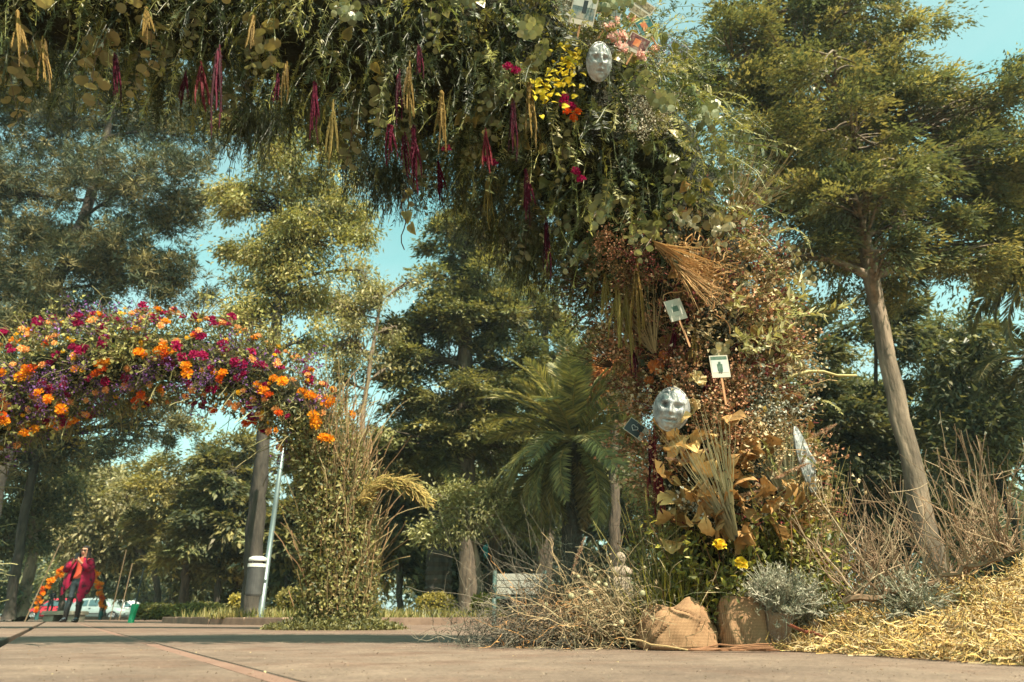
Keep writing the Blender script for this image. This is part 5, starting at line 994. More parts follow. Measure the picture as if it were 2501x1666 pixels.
m = MB(); th = np.linspace(0, math.pi, 6); ph_ = np.linspace(0, 6.283, 9)[:-1]; m.grid(np.stack([np.sin(th)[:, None] * np.cos(ph_), np.sin(th)[:, None] * np.sin(ph_), np.cos(th)[:, None] + 0 * ph_], -1), wrap=True, col=(.36, .33, .2)); POD = m.mesh('seed_pod', DRY, True)
for q in range(44): link('seed_pod', POD, root, pa[rng.integers(0, len(pa)), rng.integers(3, 10)], Matrix.Scale(rng.uniform(.007, .013), 4))
# reeds and grasses at the pillar
def reeds(label, px, Y, n, h, pal, seed, lean=(0, 0, 1), sp=.12, w=.006, jx=.05, z0=.0):
    g_ = np.random.default_rng(seed); x = GX(px, Y); m = MB(); p0 = np.c_[x + g_.normal(size=n) * jx, Y + g_.normal(size=n) * jx * .6, np.full(n, z0)]; pa = grow(p0, nrm(A(*lean) + g_.normal(size=(n, 3)) * sp), h * g_.uniform(.6, 1.1, n), 8, .12, .03, g_); m.strands(pa, np.linspace(w, w * .25, 8)[None] * .5, 3, col=pick(pal, n, .18, g_))
    return tag(m.build('reed_clump', LEAF), label, 'grass', 'grasses by the pillar')
reeds('tall green reeds standing behind the slumped sack', 1645, 3.1, 90, .62, [(.14, .13, .04), (.2, .18, .05), (.28, .24, .07)], 81, (-.06, 0, 1))
reeds('yellow-green grass leaning out at the right of the pillar', 1970, 3.2, 110, .85, [(.36, .28, .1), (.28, .22, .08), (.42, .34, .15)], 82, (.16, 0, 1), .13)
reeds('short yellow grass tuft above the slumped sack', 1650, 3.05, 120, .34, [(.34, .28, .04), (.26, .22, .04)], 83, (0, -.05, 1), .25)
for q, (px, py, dx, dz, lab) in enumerate([(1395, 1345, .35, 1, 'pink fountain grass plume standing over the dry bush'), (1975, 1075, .8, .3, 'pale grass plume arching out at the right of the pillar')]):
    tag(link('grass_plume', PLUME[q], None, P(px - 10 * q, py + 60 * (1 - q), 3.1), frame((dx, -.1, dz), scale=.85)), lab, 'grass plume', 'grasses by the pillar')
# loose stalks and bits lying on the paving
for q, (x0, y0, x1, y1, lab) in enumerate([(1530, 1560, 1680, 1588, 'thin tan stalk lying left of the slumped sack'), (1700, 1590, 1890, 1592, 'reddish bundle of stalks lying along the square pot'), (1925, 1525, 2030, 1568, 'rust red stick poking from the straw')]):
    a = P(x0, y0, 2.8); b = P(x1, y1, 2.78); a[2] = max(a[2], .006); b[2] = max(b[2], .006); m = MB(); k = 1 if q != 1 else 14
    for w_ in range(k):
        j = rng.normal(size=3) * A(.02, .015, .004) * (k > 1); pts = np.linspace(a + j, b + j + rng.normal(size=3) * .01 * (k > 1), 6); pts[1:-1] += rng.normal(size=(4, 3)) * .006; pts[:, 2] = np.maximum(pts[:, 2], .005); m.tube(pts, .003 if q < 2 else .006, 5, col=[(.38, .26, .13), (.2, .1, .055), (.2, .06, .035)][q])
    o = tag(m.build('stalk', TWIG), lab, 'stalk')
    if k > 1: o['kind'] = 'stuff'
m = MB(); n = 800; p0 = np.c_[rng.uniform(-4, 2.2, n), rng.uniform(1.5, 8, n), np.full(n, .006)]; s_ = rng.uniform(.004, .014, n); m.kites(p0, nrm(rng.normal(size=(n, 3)) * A(1, 1, .12)), np.broadcast_to(A(.01, 0, 1), (n, 3)), s_, s_ * .5, pick([(.3, .2, .1), (.16, .1, .06), (.45, .36, .2)], n, .2, rng))
n = 2600; yl = 1.35 + rng.random(n) ** 2 * 4; p0 = np.c_[rng.uniform(-.85, .8, n) * yl, yl, np.full(n, .004)]; s_ = rng.uniform(.002, .006, n); m.kites(p0, nrm(rng.normal(size=(n, 3)) * A(1, 1, .3)), nrm(A(.01, 0, 1) + rand_dir(n, rng) * .5), s_, s_ * .8, pick([(.1, .07, .05), (.3, .24, .18), (.18, .13, .09)], n, .2, rng))
tag(m.build('leaf_litter', DRY), 'scattered dry petals and crumbs on the paving', 'litter', kind='stuff')

# ================= people =================
SKIN = mat_noise('skin', (.4, .2, .12), (.5, .27, .17), 12, .5, .05); JEANS = mat_noise('denim', (.03, .045, .055), (.07, .095, .11), 30, .85, .3); REDTOP = mat_noise('red_knit', (.5, .06, .03), (.62, .1, .05), 40, .85, .3)
SHAWL = mat_noise('crimson_plaid_shawl', (.012, .008, .014), (.3, .005, .04), 9, .9, .3, 60, c3=(.25, .004, .034), detail=1); HAIR = mat_noise('dark_hair', (.008, .007, .007), (.03, .025, .022), 50, .4, .5, stretch=(1, 1, .1)); BOOT = mat_flat('black_leather', (.012, .012, .013), .25, 0, .6); PHONE = mat_flat('phone_black', (.015, .015, .017), .2); GLASSES = mat_flat('sunglasses', (.03, .008, .008), .1); LIP = mat_flat('lips', (.35, .06, .06), .5)
DARKC = mat_noise('dark_jacket', (.012, .014, .018), (.035, .04, .045), 20, .9, .3)
def skin_body(verts, edges, radii):
    me = bpy.data.meshes.new('tmp'); me.from_pydata([tuple(v) for v in verts], edges, []); ob = bpy.data.objects.new('tmp', me); COL.objects.link(ob)
    md = ob.modifiers.new('s', 'SKIN'); md.use_smooth_shade = True; ss = ob.modifiers.new('u', 'SUBSURF'); ss.levels = ss.render_levels = 2
    for i, r in enumerate(radii): me.skin_vertices[0].data[i].radius = (r, r) if not isinstance(r, tuple) else r
    me.skin_vertices[0].data[0].use_root = True
    dg = bpy.context.evaluated_depsgraph_get(); out = bpy.data.meshes.new_from_object(ob.evaluated_get(dg)); bpy.data.objects.remove(ob); return out
def person(label, loc, rotz, h, style, rels=None):
    """standing figure facing local -Y; arms raised in front holding a phone when style is 'shawl'"""
    S = h / 1.68; root = thing('person', loc, label, 'person'); root.rotation_euler = (0, 0, rotz)
    V = []; E = []; R = []
    def v(p, r, par=None):
        V.append(A(*p) * S); R.append(tuple(x * S for x in r) if isinstance(r, tuple) else r * S); i = len(V) - 1
        if par is not None: E.append((par, i))
        return i
    pel = v((0, 0, .93), (.15, .105)); sp = v((0, .01, 1.1), (.115, .085), pel); ch = v((0, .0, 1.27), (.15, .1), sp); nb = v((0, .01, 1.4), (.075, .065), ch); nk = v((0, 0, 1.46), .05, nb); hb = v((0, -.015, 1.53), (.068, .08), nk); hd = v((0, -.012, 1.6), (.074, .09), hb); v((0, 0, 1.66), (.05, .06), hd)
    v((0, -.115, 1.545), .012, hb)          # nose
    for sx in (-1, 1):
        st = .05 if sx > 0 else -.06
        hp = v((sx * .085, 0, .86), .088, pel); kn = v((sx * .095 + (.02 if sx > 0 else 0), -.03 - st * .6, .49), .056, hp); cf = v((sx * .1 + .0, .015 + st, .33), .052, kn); an = v((sx * .1, .02 + st, .09), .036, cf); v((sx * .105, -.13 + st, .035), .034, an)
        sh = v((sx * .16, .01, 1.37), .06, ch)
        if style == 'shawl': el = v((sx * .25, -.09, 1.13), .042, sh); wr = v((sx * .075, -.3, 1.3), .027, el); pm = v((sx * .045, -.33, 1.35), (.022, .03), wr)
        else: el = v((sx * .22, -.02, 1.1), .042, sh); wr = v((sx * .14, -.16, .98), .028, el); pm = v((sx * .11, -.22, .97), (.022, .03), wr)
        for q in range(4): f1 = v((V[pm][0] / S - sx * .012 - sx * .004 * q, V[pm][1] / S - .02, V[pm][2] / S + .035 - .02 * q + .02), .009, pm); v((V[f1][0] / S - sx * .03, V[f1][1] / S - .012 + .006 * q, V[f1][2] / S + .006), .0075, f1)
        t1 = v((V[pm][0] / S - sx * .004, V[pm][1] / S + .012, V[pm][2] / S + .03), .009, pm); v((V[t1][0] / S - sx * .02, V[t1][1] / S - .005, V[t1][2] / S + .028), .008, t1)
        v((sx * .082, .005, 1.56), .014, hb)    # ears
    me = skin_body(V, E, R); me.name = 'body'
    for mm in (SKIN, JEANS if style == 'shawl' else JEANS, REDTOP if style == 'shawl' else DARKC): me.materials.append(mm)
    for p in me.polygons:
        c = p.center / S; arm = abs(c.x) > .17 or c.y < -.13
        p.material_index = 1 if c.z < .95 and not (c.z > .9 and c.y < -.14) else (2 if c.z < 1.42 and not (c.y < -.24 and c.z > .9) else 0); p.use_smooth = True
    o = link('body', me, root, loc)
    def part(nm, m, mt, smooth=True):
        me = m.mesh(nm, mt, smooth); return link(nm, me, root, loc)
    # hair: cap and two falls
    m = MB(); th = np.linspace(0, math.pi, 12)[:, None]; ph = np.linspace(0, 2 * math.pi, 20, endpoint=False)[None]; front = np.clip(-np.sin(ph), 0, 1)
    zz = np.cos(th); r_ = np.sin(th) ** .8; G = np.stack([.095 * r_ * np.cos(ph), .02 + .108 * r_ * np.sin(ph) * (1 - .35 * front * (zz < .35)), 1.6 + .1 * zz - (zz < -.2) * .16 * (1 - front)], -1); G[..., 1] += (front > .3) * (zz < .3) * .06
    m.grid(G * S, wrap=True)
    for sx in (-1, 1):
        for q in range(7): m.tube(np.array([[sx * (.06 + .006 * q), -.02 + .016 * q, 1.62], [sx * (.092 + .002 * q), -.03 + .016 * q, 1.5], [sx * (.1 + .004 * q), -.05 + .016 * q, 1.36], [sx * (.085 + .006 * q), -.06 + .02 * q, 1.22 + .01 * q]]) * S, np.array([.016, .022, .02, .006]) * S, 6)
    part('hair', m, HAIR)
    m = MB(); m.box((-.03 * S, -.102 * S, 1.512 * S), (.03 * S, -.085 * S, 1.52 * S)); part('mouth', m, LIP)
    if style == 'shawl':
        m = MB(); m.box((-.07 * S, -.112 * S, 1.572 * S), (-.008 * S, -.094 * S, 1.604 * S)); m.box((.008 * S, -.112 * S, 1.572 * S), (.07 * S, -.094 * S, 1.604 * S)); m.box((-.01 * S, -.108 * S, 1.588 * S), (.01 * S, -.096 * S, 1.596 * S)); part('sunglasses', m, GLASSES, False)
        m = MB(); m.box((-.036 * S, -.375 * S, 1.36 * S), (.036 * S, -.366 * S, 1.5 * S)); ph_ = link('mobile_phone', m.mesh('mobile_phone', PHONE), None, loc); ph_.rotation_euler = (0, 0, rotz); tag(ph_, 'black mobile phone held up by the woman in crimson', 'phone')
        a = np.linspace(-math.pi / 2 + .36, 1.5 * math.pi - .36, 44); zt = np.linspace(0, 1, 16)[:, None]; sd = np.abs(np.cos(a))[None]
        hem = .72 + .12 * np.sin(3 * a + 1)[None] - .16 * np.exp(-((a + .9) / .3) ** 2)[None] - .08 * np.exp(-((a - 4.1) / .4) ** 2)[None]
        z = 1.44 + (hem - 1.44) * zt - .06 * sd * np.sin(np.minimum(zt * 3, 1) * 1.57)
        rx = np.interp(zt[:, 0], [0, .1, .2, .5, .75, 1], [.07, .15, .21, .31, .33, .3])[:, None]; ry = np.interp(zt[:, 0], [0, .1, .2, .5, .75, 1], [.08, .1, .14, .2, .21, .2])[:, None]; w = 1 + .06 * np.sin(11 * a)[None] * zt + .03 * np.sin(23 * a + 2)[None] * zt
        G = np.stack([rx * np.cos(a)[None] * w, .0 + ry * np.sin(a)[None] * w, z + 0 * a[None]], -1); m = MB(); m.grid(G * S); part('shawl', m, SHAWL)
        for sx in (-1, 1):
            m = MB(); m.tube(np.array([[sx * .17, -.03, 1.36], [sx * .27, -.1, 1.2], [sx * .25, -.16, 1.14], [sx * .12, -.27, 1.27]]) * S, np.array([.075, .085, .08, .05]) * S, 10); part('sleeve', m, SHAWL)
            st = .05 if sx > 0 else -.06
            m = MB(); m.tube(np.array([[sx * .1 + (.015 if sx > 0 else 0), -.01 - st * .4, .52], [sx * .1 + .008, .0 + st * .4, .42], [sx * .1, .015 + st, .3], [sx * .1, .022 + st, .1], [sx * .1, .03 + st, .05]]) * S, np.array([.07, .068, .064, .05, .045]) * S, 12); m.tube(np.array([[sx * .1, .06 + st, .05], [sx * .103, -.06 + st, .045], [sx * .106, -.19 + st, .03]]) * S, np.array([.045, .045, .022]) * S, 8); m.box((sx * .1 * S - .018 * S, (.045 + st) * S, 0), (sx * .1 * S + .018 * S, (.085 + st) * S, .06 * S)); part('boot', m, BOOT)
    return root
person('woman in a crimson plaid shawl, jeans and black boots holding up a phone', A(GX(170, 17.5), 17.5, 0), .12, 1.72, 'shawl')
person('person in dark jacket and blue jeans beyond the small marigold arch, left one', A(GX(115, 44), 44, .08), .9, 1.62, 'plain')
person('person in dark clothes beyond the small marigold arch, nearer the red car', A(GX(138, 45), 45, .08), -.8, 1.55, 'plain')

# ================= marigold wreath arch behind the woman =================
Ym = 30.; base = A(GX(166, Ym), Ym, -.06); root = thing('marigold_arch', base, 'small round arch of marigold bunches standing behind the woman', 'arch')
cx, rw, rh = base[0], 1.32, 1.86; t = np.linspace(-.22, math.pi + .22, 40); pc = np.stack([cx + rw * np.cos(t), np.full(40, Ym), .2 + rh * np.clip(np.sin(t), -.3, 1)], 1); pc[0, 2] = pc[-1, 2] = -.06
m = MB(); m.tube(pc, .05, 6, col=(.05, .05, .03)); m.build('hoop', DRY, root)
for q in range(62):
    u = (q + .5) / 62 * 39; c = np.array([np.interp(u, np.arange(40), pc[:, i]) for i in range(3)])
    if c[2] < .35: continue
    for w_ in range(2): link('marigold_bunch', (MARI + MARIR)[rg.integers(0, 3)], root, c + rg.normal(size=3) * A(.09, .03, .07) - A(0, .1, 0), frame(A(rg.normal() * .4, -1, .5), roll=rg.random() * 6, scale=rg.uniform(.14, .22)))
for sx in (0, -1): m = MB(); m.tube(np.array([[pc[sx][0], Ym, -.1], [pc[sx][0], Ym, .35]]), .07, 8, col=(.03, .1, .1)); m.build('foot', TWIG, root)

# ================= cars on the road =================
TYRE = mat_flat('tyre', (.015, .015, .015), .8); RIM = mat_flat('wheel_rim', (.45, .46, .47), .3, .7); GLASS = mat_flat('car_glass', (.05, .1, .11), .08, 0, .8); LAMPG = mat_flat('lamp_glass', (.7, .72, .7), .15); TAIL = mat_flat('tail_lamp', (.4, .02, .02), .2); TRIM = mat_flat('black_trim', (.02, .02, .022), .6)
def car(label, x, y, paint, flip=1, L=3.95, Hh=1.46):
    """side-on hatchback, nose towards +X times flip"""
    root = thing('parked_car', A(x, y, -.13), label, 'car', 'cars parked along the road'); z0 = -.13; W = .84
    xs = np.array([-1.97, -1.93, -1.7, -1.2, -.6, 0, .55, .95, 1.35, 1.7, 1.9, 1.97]) * L / 3.95
    belt = np.array([.62, .8, .92, .93, .92, .91, .9, .88, .82, .74, .64, .55]); bot = np.array([.4, .3, .24, .22, .2, .2, .2, .2, .22, .24, .3, .38]); half = np.array([.6, .72, .8, .83, .84, .84, .84, .83, .81, .77, .68, .55])
    rings = []
    for i in range(len(xs)):
        b, t_, w = bot[i], belt[i], half[i]; prof = [(-w * .86, b), (-w, b + .12), (-w * 1.01, (b + t_) / 2), (-w * .97, t_ - .06), (-w * .88, t_), (0, t_ + .02), (w * .88, t_), (w * .97, t_ - .06), (w * 1.01, (b + t_) / 2), (w, b + .12), (w * .86, b)]
        rings.append([(x + flip * xs[i], y + p[0], z0 + p[1]) for p in prof])
    G = np.array(rings); m = MB(); m.grid(G, wrap=True); m.add(G[0], T=[[0, j, j + 1] for j in range(1, 10)]); m.add(G[-1], T=[[0, j, j + 1] for j in range(1, 10)]); body = m.build('body', paint, root, smooth=True)
    gx = np.array([-1.78, -1.5, -1.0, -.3, .25, .62, 1.02]) * L / 3.95; gz = np.array([.9, 1.28, 1.43, 1.46, 1.42, 1.27, .9]) * Hh / 1.46; gw = np.array([.7, .66, .62, .62, .62, .64, .7])
    G = np.array([[(x + flip * gx[i], y + s_ * f, z0 + z_) for s_, f, z_ in ((-1, .76, .88), (-1, gw[i], max(gz[i] - .05, .885)), (-1, gw[i] * .8, gz[i]), (1, gw[i] * .8, gz[i]), (1, gw[i], max(gz[i] - .05, .885)), (1, .76, .88))] for i in range(7)]); m = MB(); m.grid(G); m.build('roof', paint, root, smooth=True)
    for wx in ((-1.45, -.62), (-.52, .12), (.2, .82)):
        f = lambda q: np.interp(q, gx, gz) - .12; m = MB(); a0, a1 = wx
        V = [(x + flip * a0, y - .765, z0 + .95), (x + flip * a1, y - .765, z0 + .94), (x + flip * min(a1, .55), y - .66, z0 + f(min(a1, .55))), (x + flip * max(a0, -1.2), y - .66, z0 + f(max(a0, -1.2)))]
        m.add(np.array(V) - A(0, .012, 0), Q=[[0, 1, 2, 3]]); m.add(np.array(V) + A(0, 2 * 0 + .006, 0), Q=[[3, 2, 1, 0]]); m.build('window', GLASS, root)
    for wx in (-1.22, 1.24):
        for sy in (-1, 1):
            c = A(x + flip * wx * L / 3.95, y + sy * .78, z0 + .31); th = np.linspace(0, 6.283, 25)[:-1]
            rg_ = lambda r, d: np.stack([c[0] + r * np.cos(th), np.full(24, c[1] + sy * d), c[2] + r * np.sin(th)], 1)
            m = MB(); m.grid(np.stack([rg_(.2, .1), rg_(.3, .1), rg_(.315, .06), rg_(.315, -.1), rg_(.2, -.1)]), wrap=True); wl = m.build('wheel', TYRE, root, smooth=False)
            m = MB(); m.grid(np.stack([rg_(.205, .085), rg_(.19, .1), rg_(.06, .07), rg_(.001, .1)]), wrap=True); m.build('rim', RIM, wl)
    for sy in (-1, 1):
        m = MB(); m.box((x + flip * 1.78 - .1, y + sy * .6 - .12, z0 + .6), (x + flip * 1.78 + .12, y + sy * .6 + .1, z0 + .72)); m.build('headlight', LAMPG, root)
        m = MB(); m.box((x - flip * 1.88 - .07, y + sy * .66 - .1, z0 + .66), (x - flip * 1.88 + .09, y + sy * .66 + .1, z0 + .9)); m.build('tail_lamp', TAIL, root)
    for dx in (-.35, .45): m = MB(); m.box((x + flip * dx - .07, y - .87, z0 + .78), (x + flip * dx + .07, y - .835, z0 + .81)); m.build('door_handle', TRIM, root)
    m = MB(); m.box((x - 1.7, y - .855, z0 + .42), (x + 1.7, y - .835, z0 + .48)); m.build('side_moulding', TRIM, root)
    m = MB(); m.box((x + flip * .75 - .07, y - .98, z0 + .92), (x + flip * .75 + .07, y - .84, z0 + 1.03)); m.build('mirror', TRIM, root)
    return root
car('silver-green hatchback parked right of the woman', GX(243, 51), 51, mat_flat('silver_paint', (.30, .36, .35), .28, .3, .6), 1)
car('red car parked behind the woman and the marigold arch', GX(140, 51.5), 51.5, mat_flat('red_paint', (.42, .02, .035), .25, 0, .6), -1)
car('white car behind the silver-green hatchback', GX(300, 56), 56.2, mat_flat('white_paint', (.62, .63, .62), .25, 0, .6), 1)

# ================= park furniture =================
CONC = mat_noise('bench_concrete', (.3, .25, .19), (.42, .36, .28), 8, .85, .4)
root = thing('stone_bench', A(GX(152, 20.5), 20.5, 0), 'low pale stone bench behind the legs of the woman', 'bench'); x0 = GX(113, 20.5); x1 = GX(192, 20.5)
m = MB(); m.prism([(x0, 20.2), (x1, 20.2), (x1, 20.9), (x0, 20.9)], .17, .27, bev=.02); m.build('seat', CONC, root)
for xa in (x0 + .03, x1 - .3): m = MB(); m.prism([(xa, 20.28), (xa + .27, 20.28), (xa + .27, 20.82), (xa, 20.82)], 0, .169, bev=.01); m.build('leg', CONC, root)
GPOST = mat_flat('green_tape', (.0, .22, .1), .5)
root = thing('bollard', A(GX(323, 15.8), 15.8, 0), 'leaning bright green post at the kerb left of the forked trunk', 'post')
m = MB(); a = P(320, 1516, 15.8); b = P(331, 1475, 15.8); a[2] = 0; m.tube(np.stack([a, a + (b - a) * .5, b]), [.06, .065, .075], 12); m.build('sleeve', GPOST, root, smooth=True)
m = MB(); m.tube(np.stack([b - A(0, 0, .03), P(352, 1385, 15.8)]), [.022, .014], 8); m.build('stake', TRIM, root, smooth=True)
POLE = mat_flat('galvanised_pole', (.17, .21, .21), .4, .5)
Yp = 12.2; root = thing('lamp_post', A(GX(633, Yp), Yp, .09), 'slim grey lamp post standing just right of the litter bin', 'lamp post'); bx = GX(633, Yp); tp = P(706, 985, Yp)
m = MB(); m.tube(np.stack([A(bx, Yp, .07), A(bx + (tp[0] - bx) * .5, Yp, tp[2] * .5), tp]), [.05, .043, .036], 12); m.build('pole', POLE, root, smooth=True)
m = MB(); m.tube(np.stack([A(bx, Yp, .075), A(bx, Yp, .16)]), [.075, .07], 12); m.build('foot', POLE, root, smooth=True)
m = MB(); m.tube(np.stack([tp, tp + A(-.25, -.1, .12), tp + A(-.55, -.2, .14)]), [.03, .028, .028], 8); m.build('arm', POLE, root, smooth=True)
m = MB(); m.prism([(tp[0] - .95, Yp - .36), (tp[0] - .5, Yp - .36), (tp[0] - .5, Yp - .1), (tp[0] - .95, Yp - .1)], tp[2] + .09, tp[2] + .2, bev=.04); m.build('lamp_head', POLE, root)
root = thing('litter_bin', P(621, 1455, Yp - .15), 'dark grey cylindrical litter bin with a white lid on the post', 'bin'); a = P(619, 1456, Yp - .15); b = P(627, 1386, Yp - .15); th = np.linspace(0, 6.283, 25)[:-1]; k = MPP(1420, Yp); r_ = 20.5 * k
def ringat(c, r): return np.stack([c[0] + r * np.cos(th), c[1] + r * np.sin(th), np.full(24, c[2])], 1)
BIN = mat_noise('bin_grey', (.045, .045, .045), (.075, .073, .07), 12, .6, .2); BINW = mat_flat('bin_white', (.62, .6, .55), .4)
m = MB(); m.grid(np.stack([ringat(a, .001), ringat(a, r_ * .88), ringat(a + A(0, 0, .03), r_ * .95), ringat(b, r_), ringat(b, r_ * .9), ringat(b - A(0, 0, .3), r_ * .86)]), wrap=True); m.build('drum', BIN, root, smooth=False)
c = b; m = MB(); m.grid(np.stack([ringat(c + A(0, 0, .004), r_ * 1.05), ringat(c + A(0, 0, .05), r_ * 1.05), ringat(c + A(0, 0, .055), r_ * .98), ringat(c + A(0, 0, -.01), r_ * .97)]), wrap=True); m.build('rim_band', BINW, root)
c = b + A(0, 0, .1); m = MB(); m.grid(np.stack([ringat(c, r_ * .98), ringat(c + A(0, 0, .02), r_ * 1.03), ringat(c + A(0, 0, .05), r_), ringat(c + A(0, 0, .075), r_ * .6), ringat(c + A(0, 0, .08), .001)]), wrap=True); m.build('lid', BINW, root, smooth=True)
for q in range(3): an = q * 2.09 + .3; m = MB(); d = A(math.cos(an), math.sin(an), 0) * r_ * .93; m.tube(np.stack([b + d + A(0, 0, .03), b + d + A(0, 0, .105)]), .012, 6); m.build('lid_support', BIN, root)
m = MB(); m.box((a[0] - .03, Yp - .14 + r_ * .6, (a[2] + b[2]) / 2), (a[0] + .14, Yp + .02, (a[2] + b[2]) / 2 + .04)); m.build('bracket', POLE, root)
# hedges and clipped shrubs
def shrub(name, label, cx, cy, rx, ry, z0, z1, n, pal, seed, stems=4, lf=(.06, .034), group=None, boxy=False):
    g_ = np.random.default_rng(seed); root = thing(name, A(cx, cy, .07), label, 'hedge' if boxy else 'shrub', group); m = MB(); c0 = A(cx, cy, (z0 + z1) / 2)
    d = rand_dir(n, g_); e = 4 if boxy else 2.6; d = d / (np.sum(np.abs(d) ** e, 1, keepdims=True) ** (1 / e)); p0 = c0 + d * A(rx, ry, (z1 - z0) / 2) * g_.uniform(.72, 1.06, (n, 1)); sz_ = g_.uniform(.7, 1.3, n)
    m.kites(p0, nrm(d * .5 + rand_dir(n, g_)), nrm(d + rand_dir(n, g_)), lf[0] * sz_, lf[1] * sz_, pick(pal, n, .2, g_)); m.build('foliage', LEAF, root)
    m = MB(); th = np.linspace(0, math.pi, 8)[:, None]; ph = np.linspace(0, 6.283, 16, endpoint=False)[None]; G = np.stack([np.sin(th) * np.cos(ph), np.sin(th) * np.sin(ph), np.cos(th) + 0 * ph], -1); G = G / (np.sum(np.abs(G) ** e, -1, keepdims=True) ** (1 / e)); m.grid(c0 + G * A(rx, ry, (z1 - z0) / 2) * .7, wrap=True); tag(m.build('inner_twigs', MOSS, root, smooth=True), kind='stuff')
    for q in range(stems): m = MB(); xx = cx + g_.uniform(-.6, .6) * rx; m.tube(np.array([[xx, cy, .06], [xx + g_.normal() * .03, cy, (z0 + z1) / 2]]), .018, 6); m.build('stem', BARK, root)
    return root
HP = [(.34, .27, .05), (.26, .22, .05), (.42, .33, .07), (.18, .16, .045)]
for px, py, rp, h0, h1, lab in [(1063, 1490, 44, .16, .52, 'clipped yellow-green shrub left of the ribbed trunk'), (1183, 1490, 30, .16, .5, 'clipped yellow-green shrub right of the ribbed trunk')]:
    k = MPP(1490, 13.6); shrub('clipped_shrub', lab, GX(px, 13.6), 13.6, rp * k, .3, h0, h1, 1500, HP, px, group='clipped shrubs in the bed')
shrub('clipped_shrub', 'small flat-topped shrub on a thin stem by the dark trunk', GX(570, 14.5), 14.5, 14 * MPP(1475, 14.5), .14, .3, .52, 500, HP, 570, 1, group='clipped shrubs in the bed')
shrub('clipped_shrub', 'rounded shrub low behind the right side of the litter bin', GX(715, 13.5), 13.5, .32, .3, .2, .62, 900, [(.18, .16, .045), (.24, .2, .06)], 715, group='clipped shrubs in the bed')
for q, (xa, xb, Yh, lab) in enumerate([(330, 420, 19.5, 'low clipped hedge left of the forked trunk'), (425, 545, 18.5, 'low clipped hedge running behind the forked trunk')]):
    shrub('low_hedge', lab, (GX(xa, Yh) + GX(xb, Yh)) / 2, Yh, (GX(xb, Yh) - GX(xa, Yh)) / 2, .35, .1, .42, 3000, [(.16, .15, .045), (.22, .19, .05), (.1, .1, .035)], 90 + q, 3, (.07, .04), 'low hedges', True)
# green bench with white panel
BG = mat_flat('bench_green', (.05, .085, .075), .5); PANEL = mat_flat('white_panel', (.3, .28, .24), .6)
Yb = 10.6; k = MPP(1490, Yb); root = thing('park_bench', A(GX(1290, Yb), Yb, 0), 'green iron bench with white backrest behind the dry bush', 'bench'); xl = GX(1212, Yb); xr = GX(1330, Yb)
for q in range(3): m = MB(); m.box((xl, Yb + .26 + .012 * q, .43 + .1 * q), (xr, Yb + .285 + .012 * q, .52 + .1 * q)); m.build('back_slat', PANEL, root)
for q in range(4): m = MB(); m.box((xl, Yb - .2 + q * .115, .36), (xr, Yb - .11 + q * .115, .39)); m.build('seat_slat', BG, root)
for xx in (xl - .03, xr + .03):
    m = MB(); m.tube(np.array([[xx, Yb - .22, 0], [xx, Yb - .18, .2], [xx, Yb - .22, .36]]), .03, 8); m.build('leg', BG, root, smooth=True)
    m = MB(); m.tube(np.array([[xx, Yb + .3, 0], [xx, Yb + .26, .36], [xx, Yb + .31, .76]]), .03, 8); m.build('leg', BG, root, smooth=True)
    t = np.linspace(0, 6.283, 20); m = MB(); m.tube(np.stack([np.full(20, xx), Yb + .02 + .22 * np.cos(t), .5 + .12 * np.sin(t)], 1), .024, 8); m.build('armrest', BG, root, smooth=True)
# things further back in the park
TEAL = mat_flat('teal_fabric', (.02, .3, .33), .6); WHITE = mat_flat('white_fabric', (.6, .6, .56), .6); TERRA = mat_flat('terracotta', (.42, .18, .09), .8); CREAMW = mat_flat('cream_wall', (.55, .45, .33), .8)
Yu = 24.; c = P(1048, 1462, Yu); root = thing('parasol', A(c[0], Yu, .08), 'teal and white domed parasol left of the clipped shrub', 'parasol')
th = np.linspace(0, 6.283, 17)[:-1]
for q in range(8):
    a = np.linspace(q, q + 1, 5) * 6.283 / 8; u = np.linspace(.02, 1, 6)[:, None]; G = np.stack([c[0] + .56 * np.sin(u * 1.4) * np.cos(a)[None], Yu + .56 * np.sin(u * 1.4) * np.sin(a)[None], c[2] - .08 + .34 * np.cos(u * 1.5) + 0 * a[None]], -1); m = MB(); m.grid(G); m.build('panel', TEAL if q % 4 else WHITE, root, smooth=True)
m = MB(); m.tube(np.array([[c[0], Yu, .07], [c[0], Yu, c[2] + .25]]), .02, 8); m.build('pole', POLE, root)
Yk = 27.; c = P(1248, 1440, Yk); root = thing('kiosk', A(c[0] + 1.2, Yk, .08), 'green kiosk with a white awning behind the bench', 'kiosk'); xk = GX(1223, Yk); xk1 = GX(1370, Yk)
m = MB(); m.box((xk, Yk, .08), (xk1, Yk + 1.4, P(1300, 1438, Yk)[2])); m.build('counter', mat_flat('kiosk_green', (.02, .09, .085), .5), root)
zt = P(1300, 1410, Yk)[2]; m = MB(); m.prism([(xk + .9, Yk - .2), (xk1 + .1, Yk - .2), (xk1 + .1, Yk + 1.5), (xk + .9, Yk + 1.5)], zt, zt + .4, bev=.1); m.build('awning', WHITE, root)
for xx in (xk + .1, xk + 1.0, xk1 - .1): m = MB(); m.tube(np.array([[xx, Yk + .06, 1.0], [xx, Yk + .06, zt + .02]]), .04, 6); m.build('pillar', BG, root)
Yt_ = 38.; c = P(1237, 1420, Yt_); root = thing('little_tower', A(c[0], Yt_, .08), 'small cream tower with a pointed terracotta roof seen through twigs', 'tower'); w = .42
m = MB(); m.box((c[0] - w, Yt_ - w, .08), (c[0] + w, Yt_ + w, P(1237, 1420, Yt_)[2])); m.build('wall', CREAMW, root)
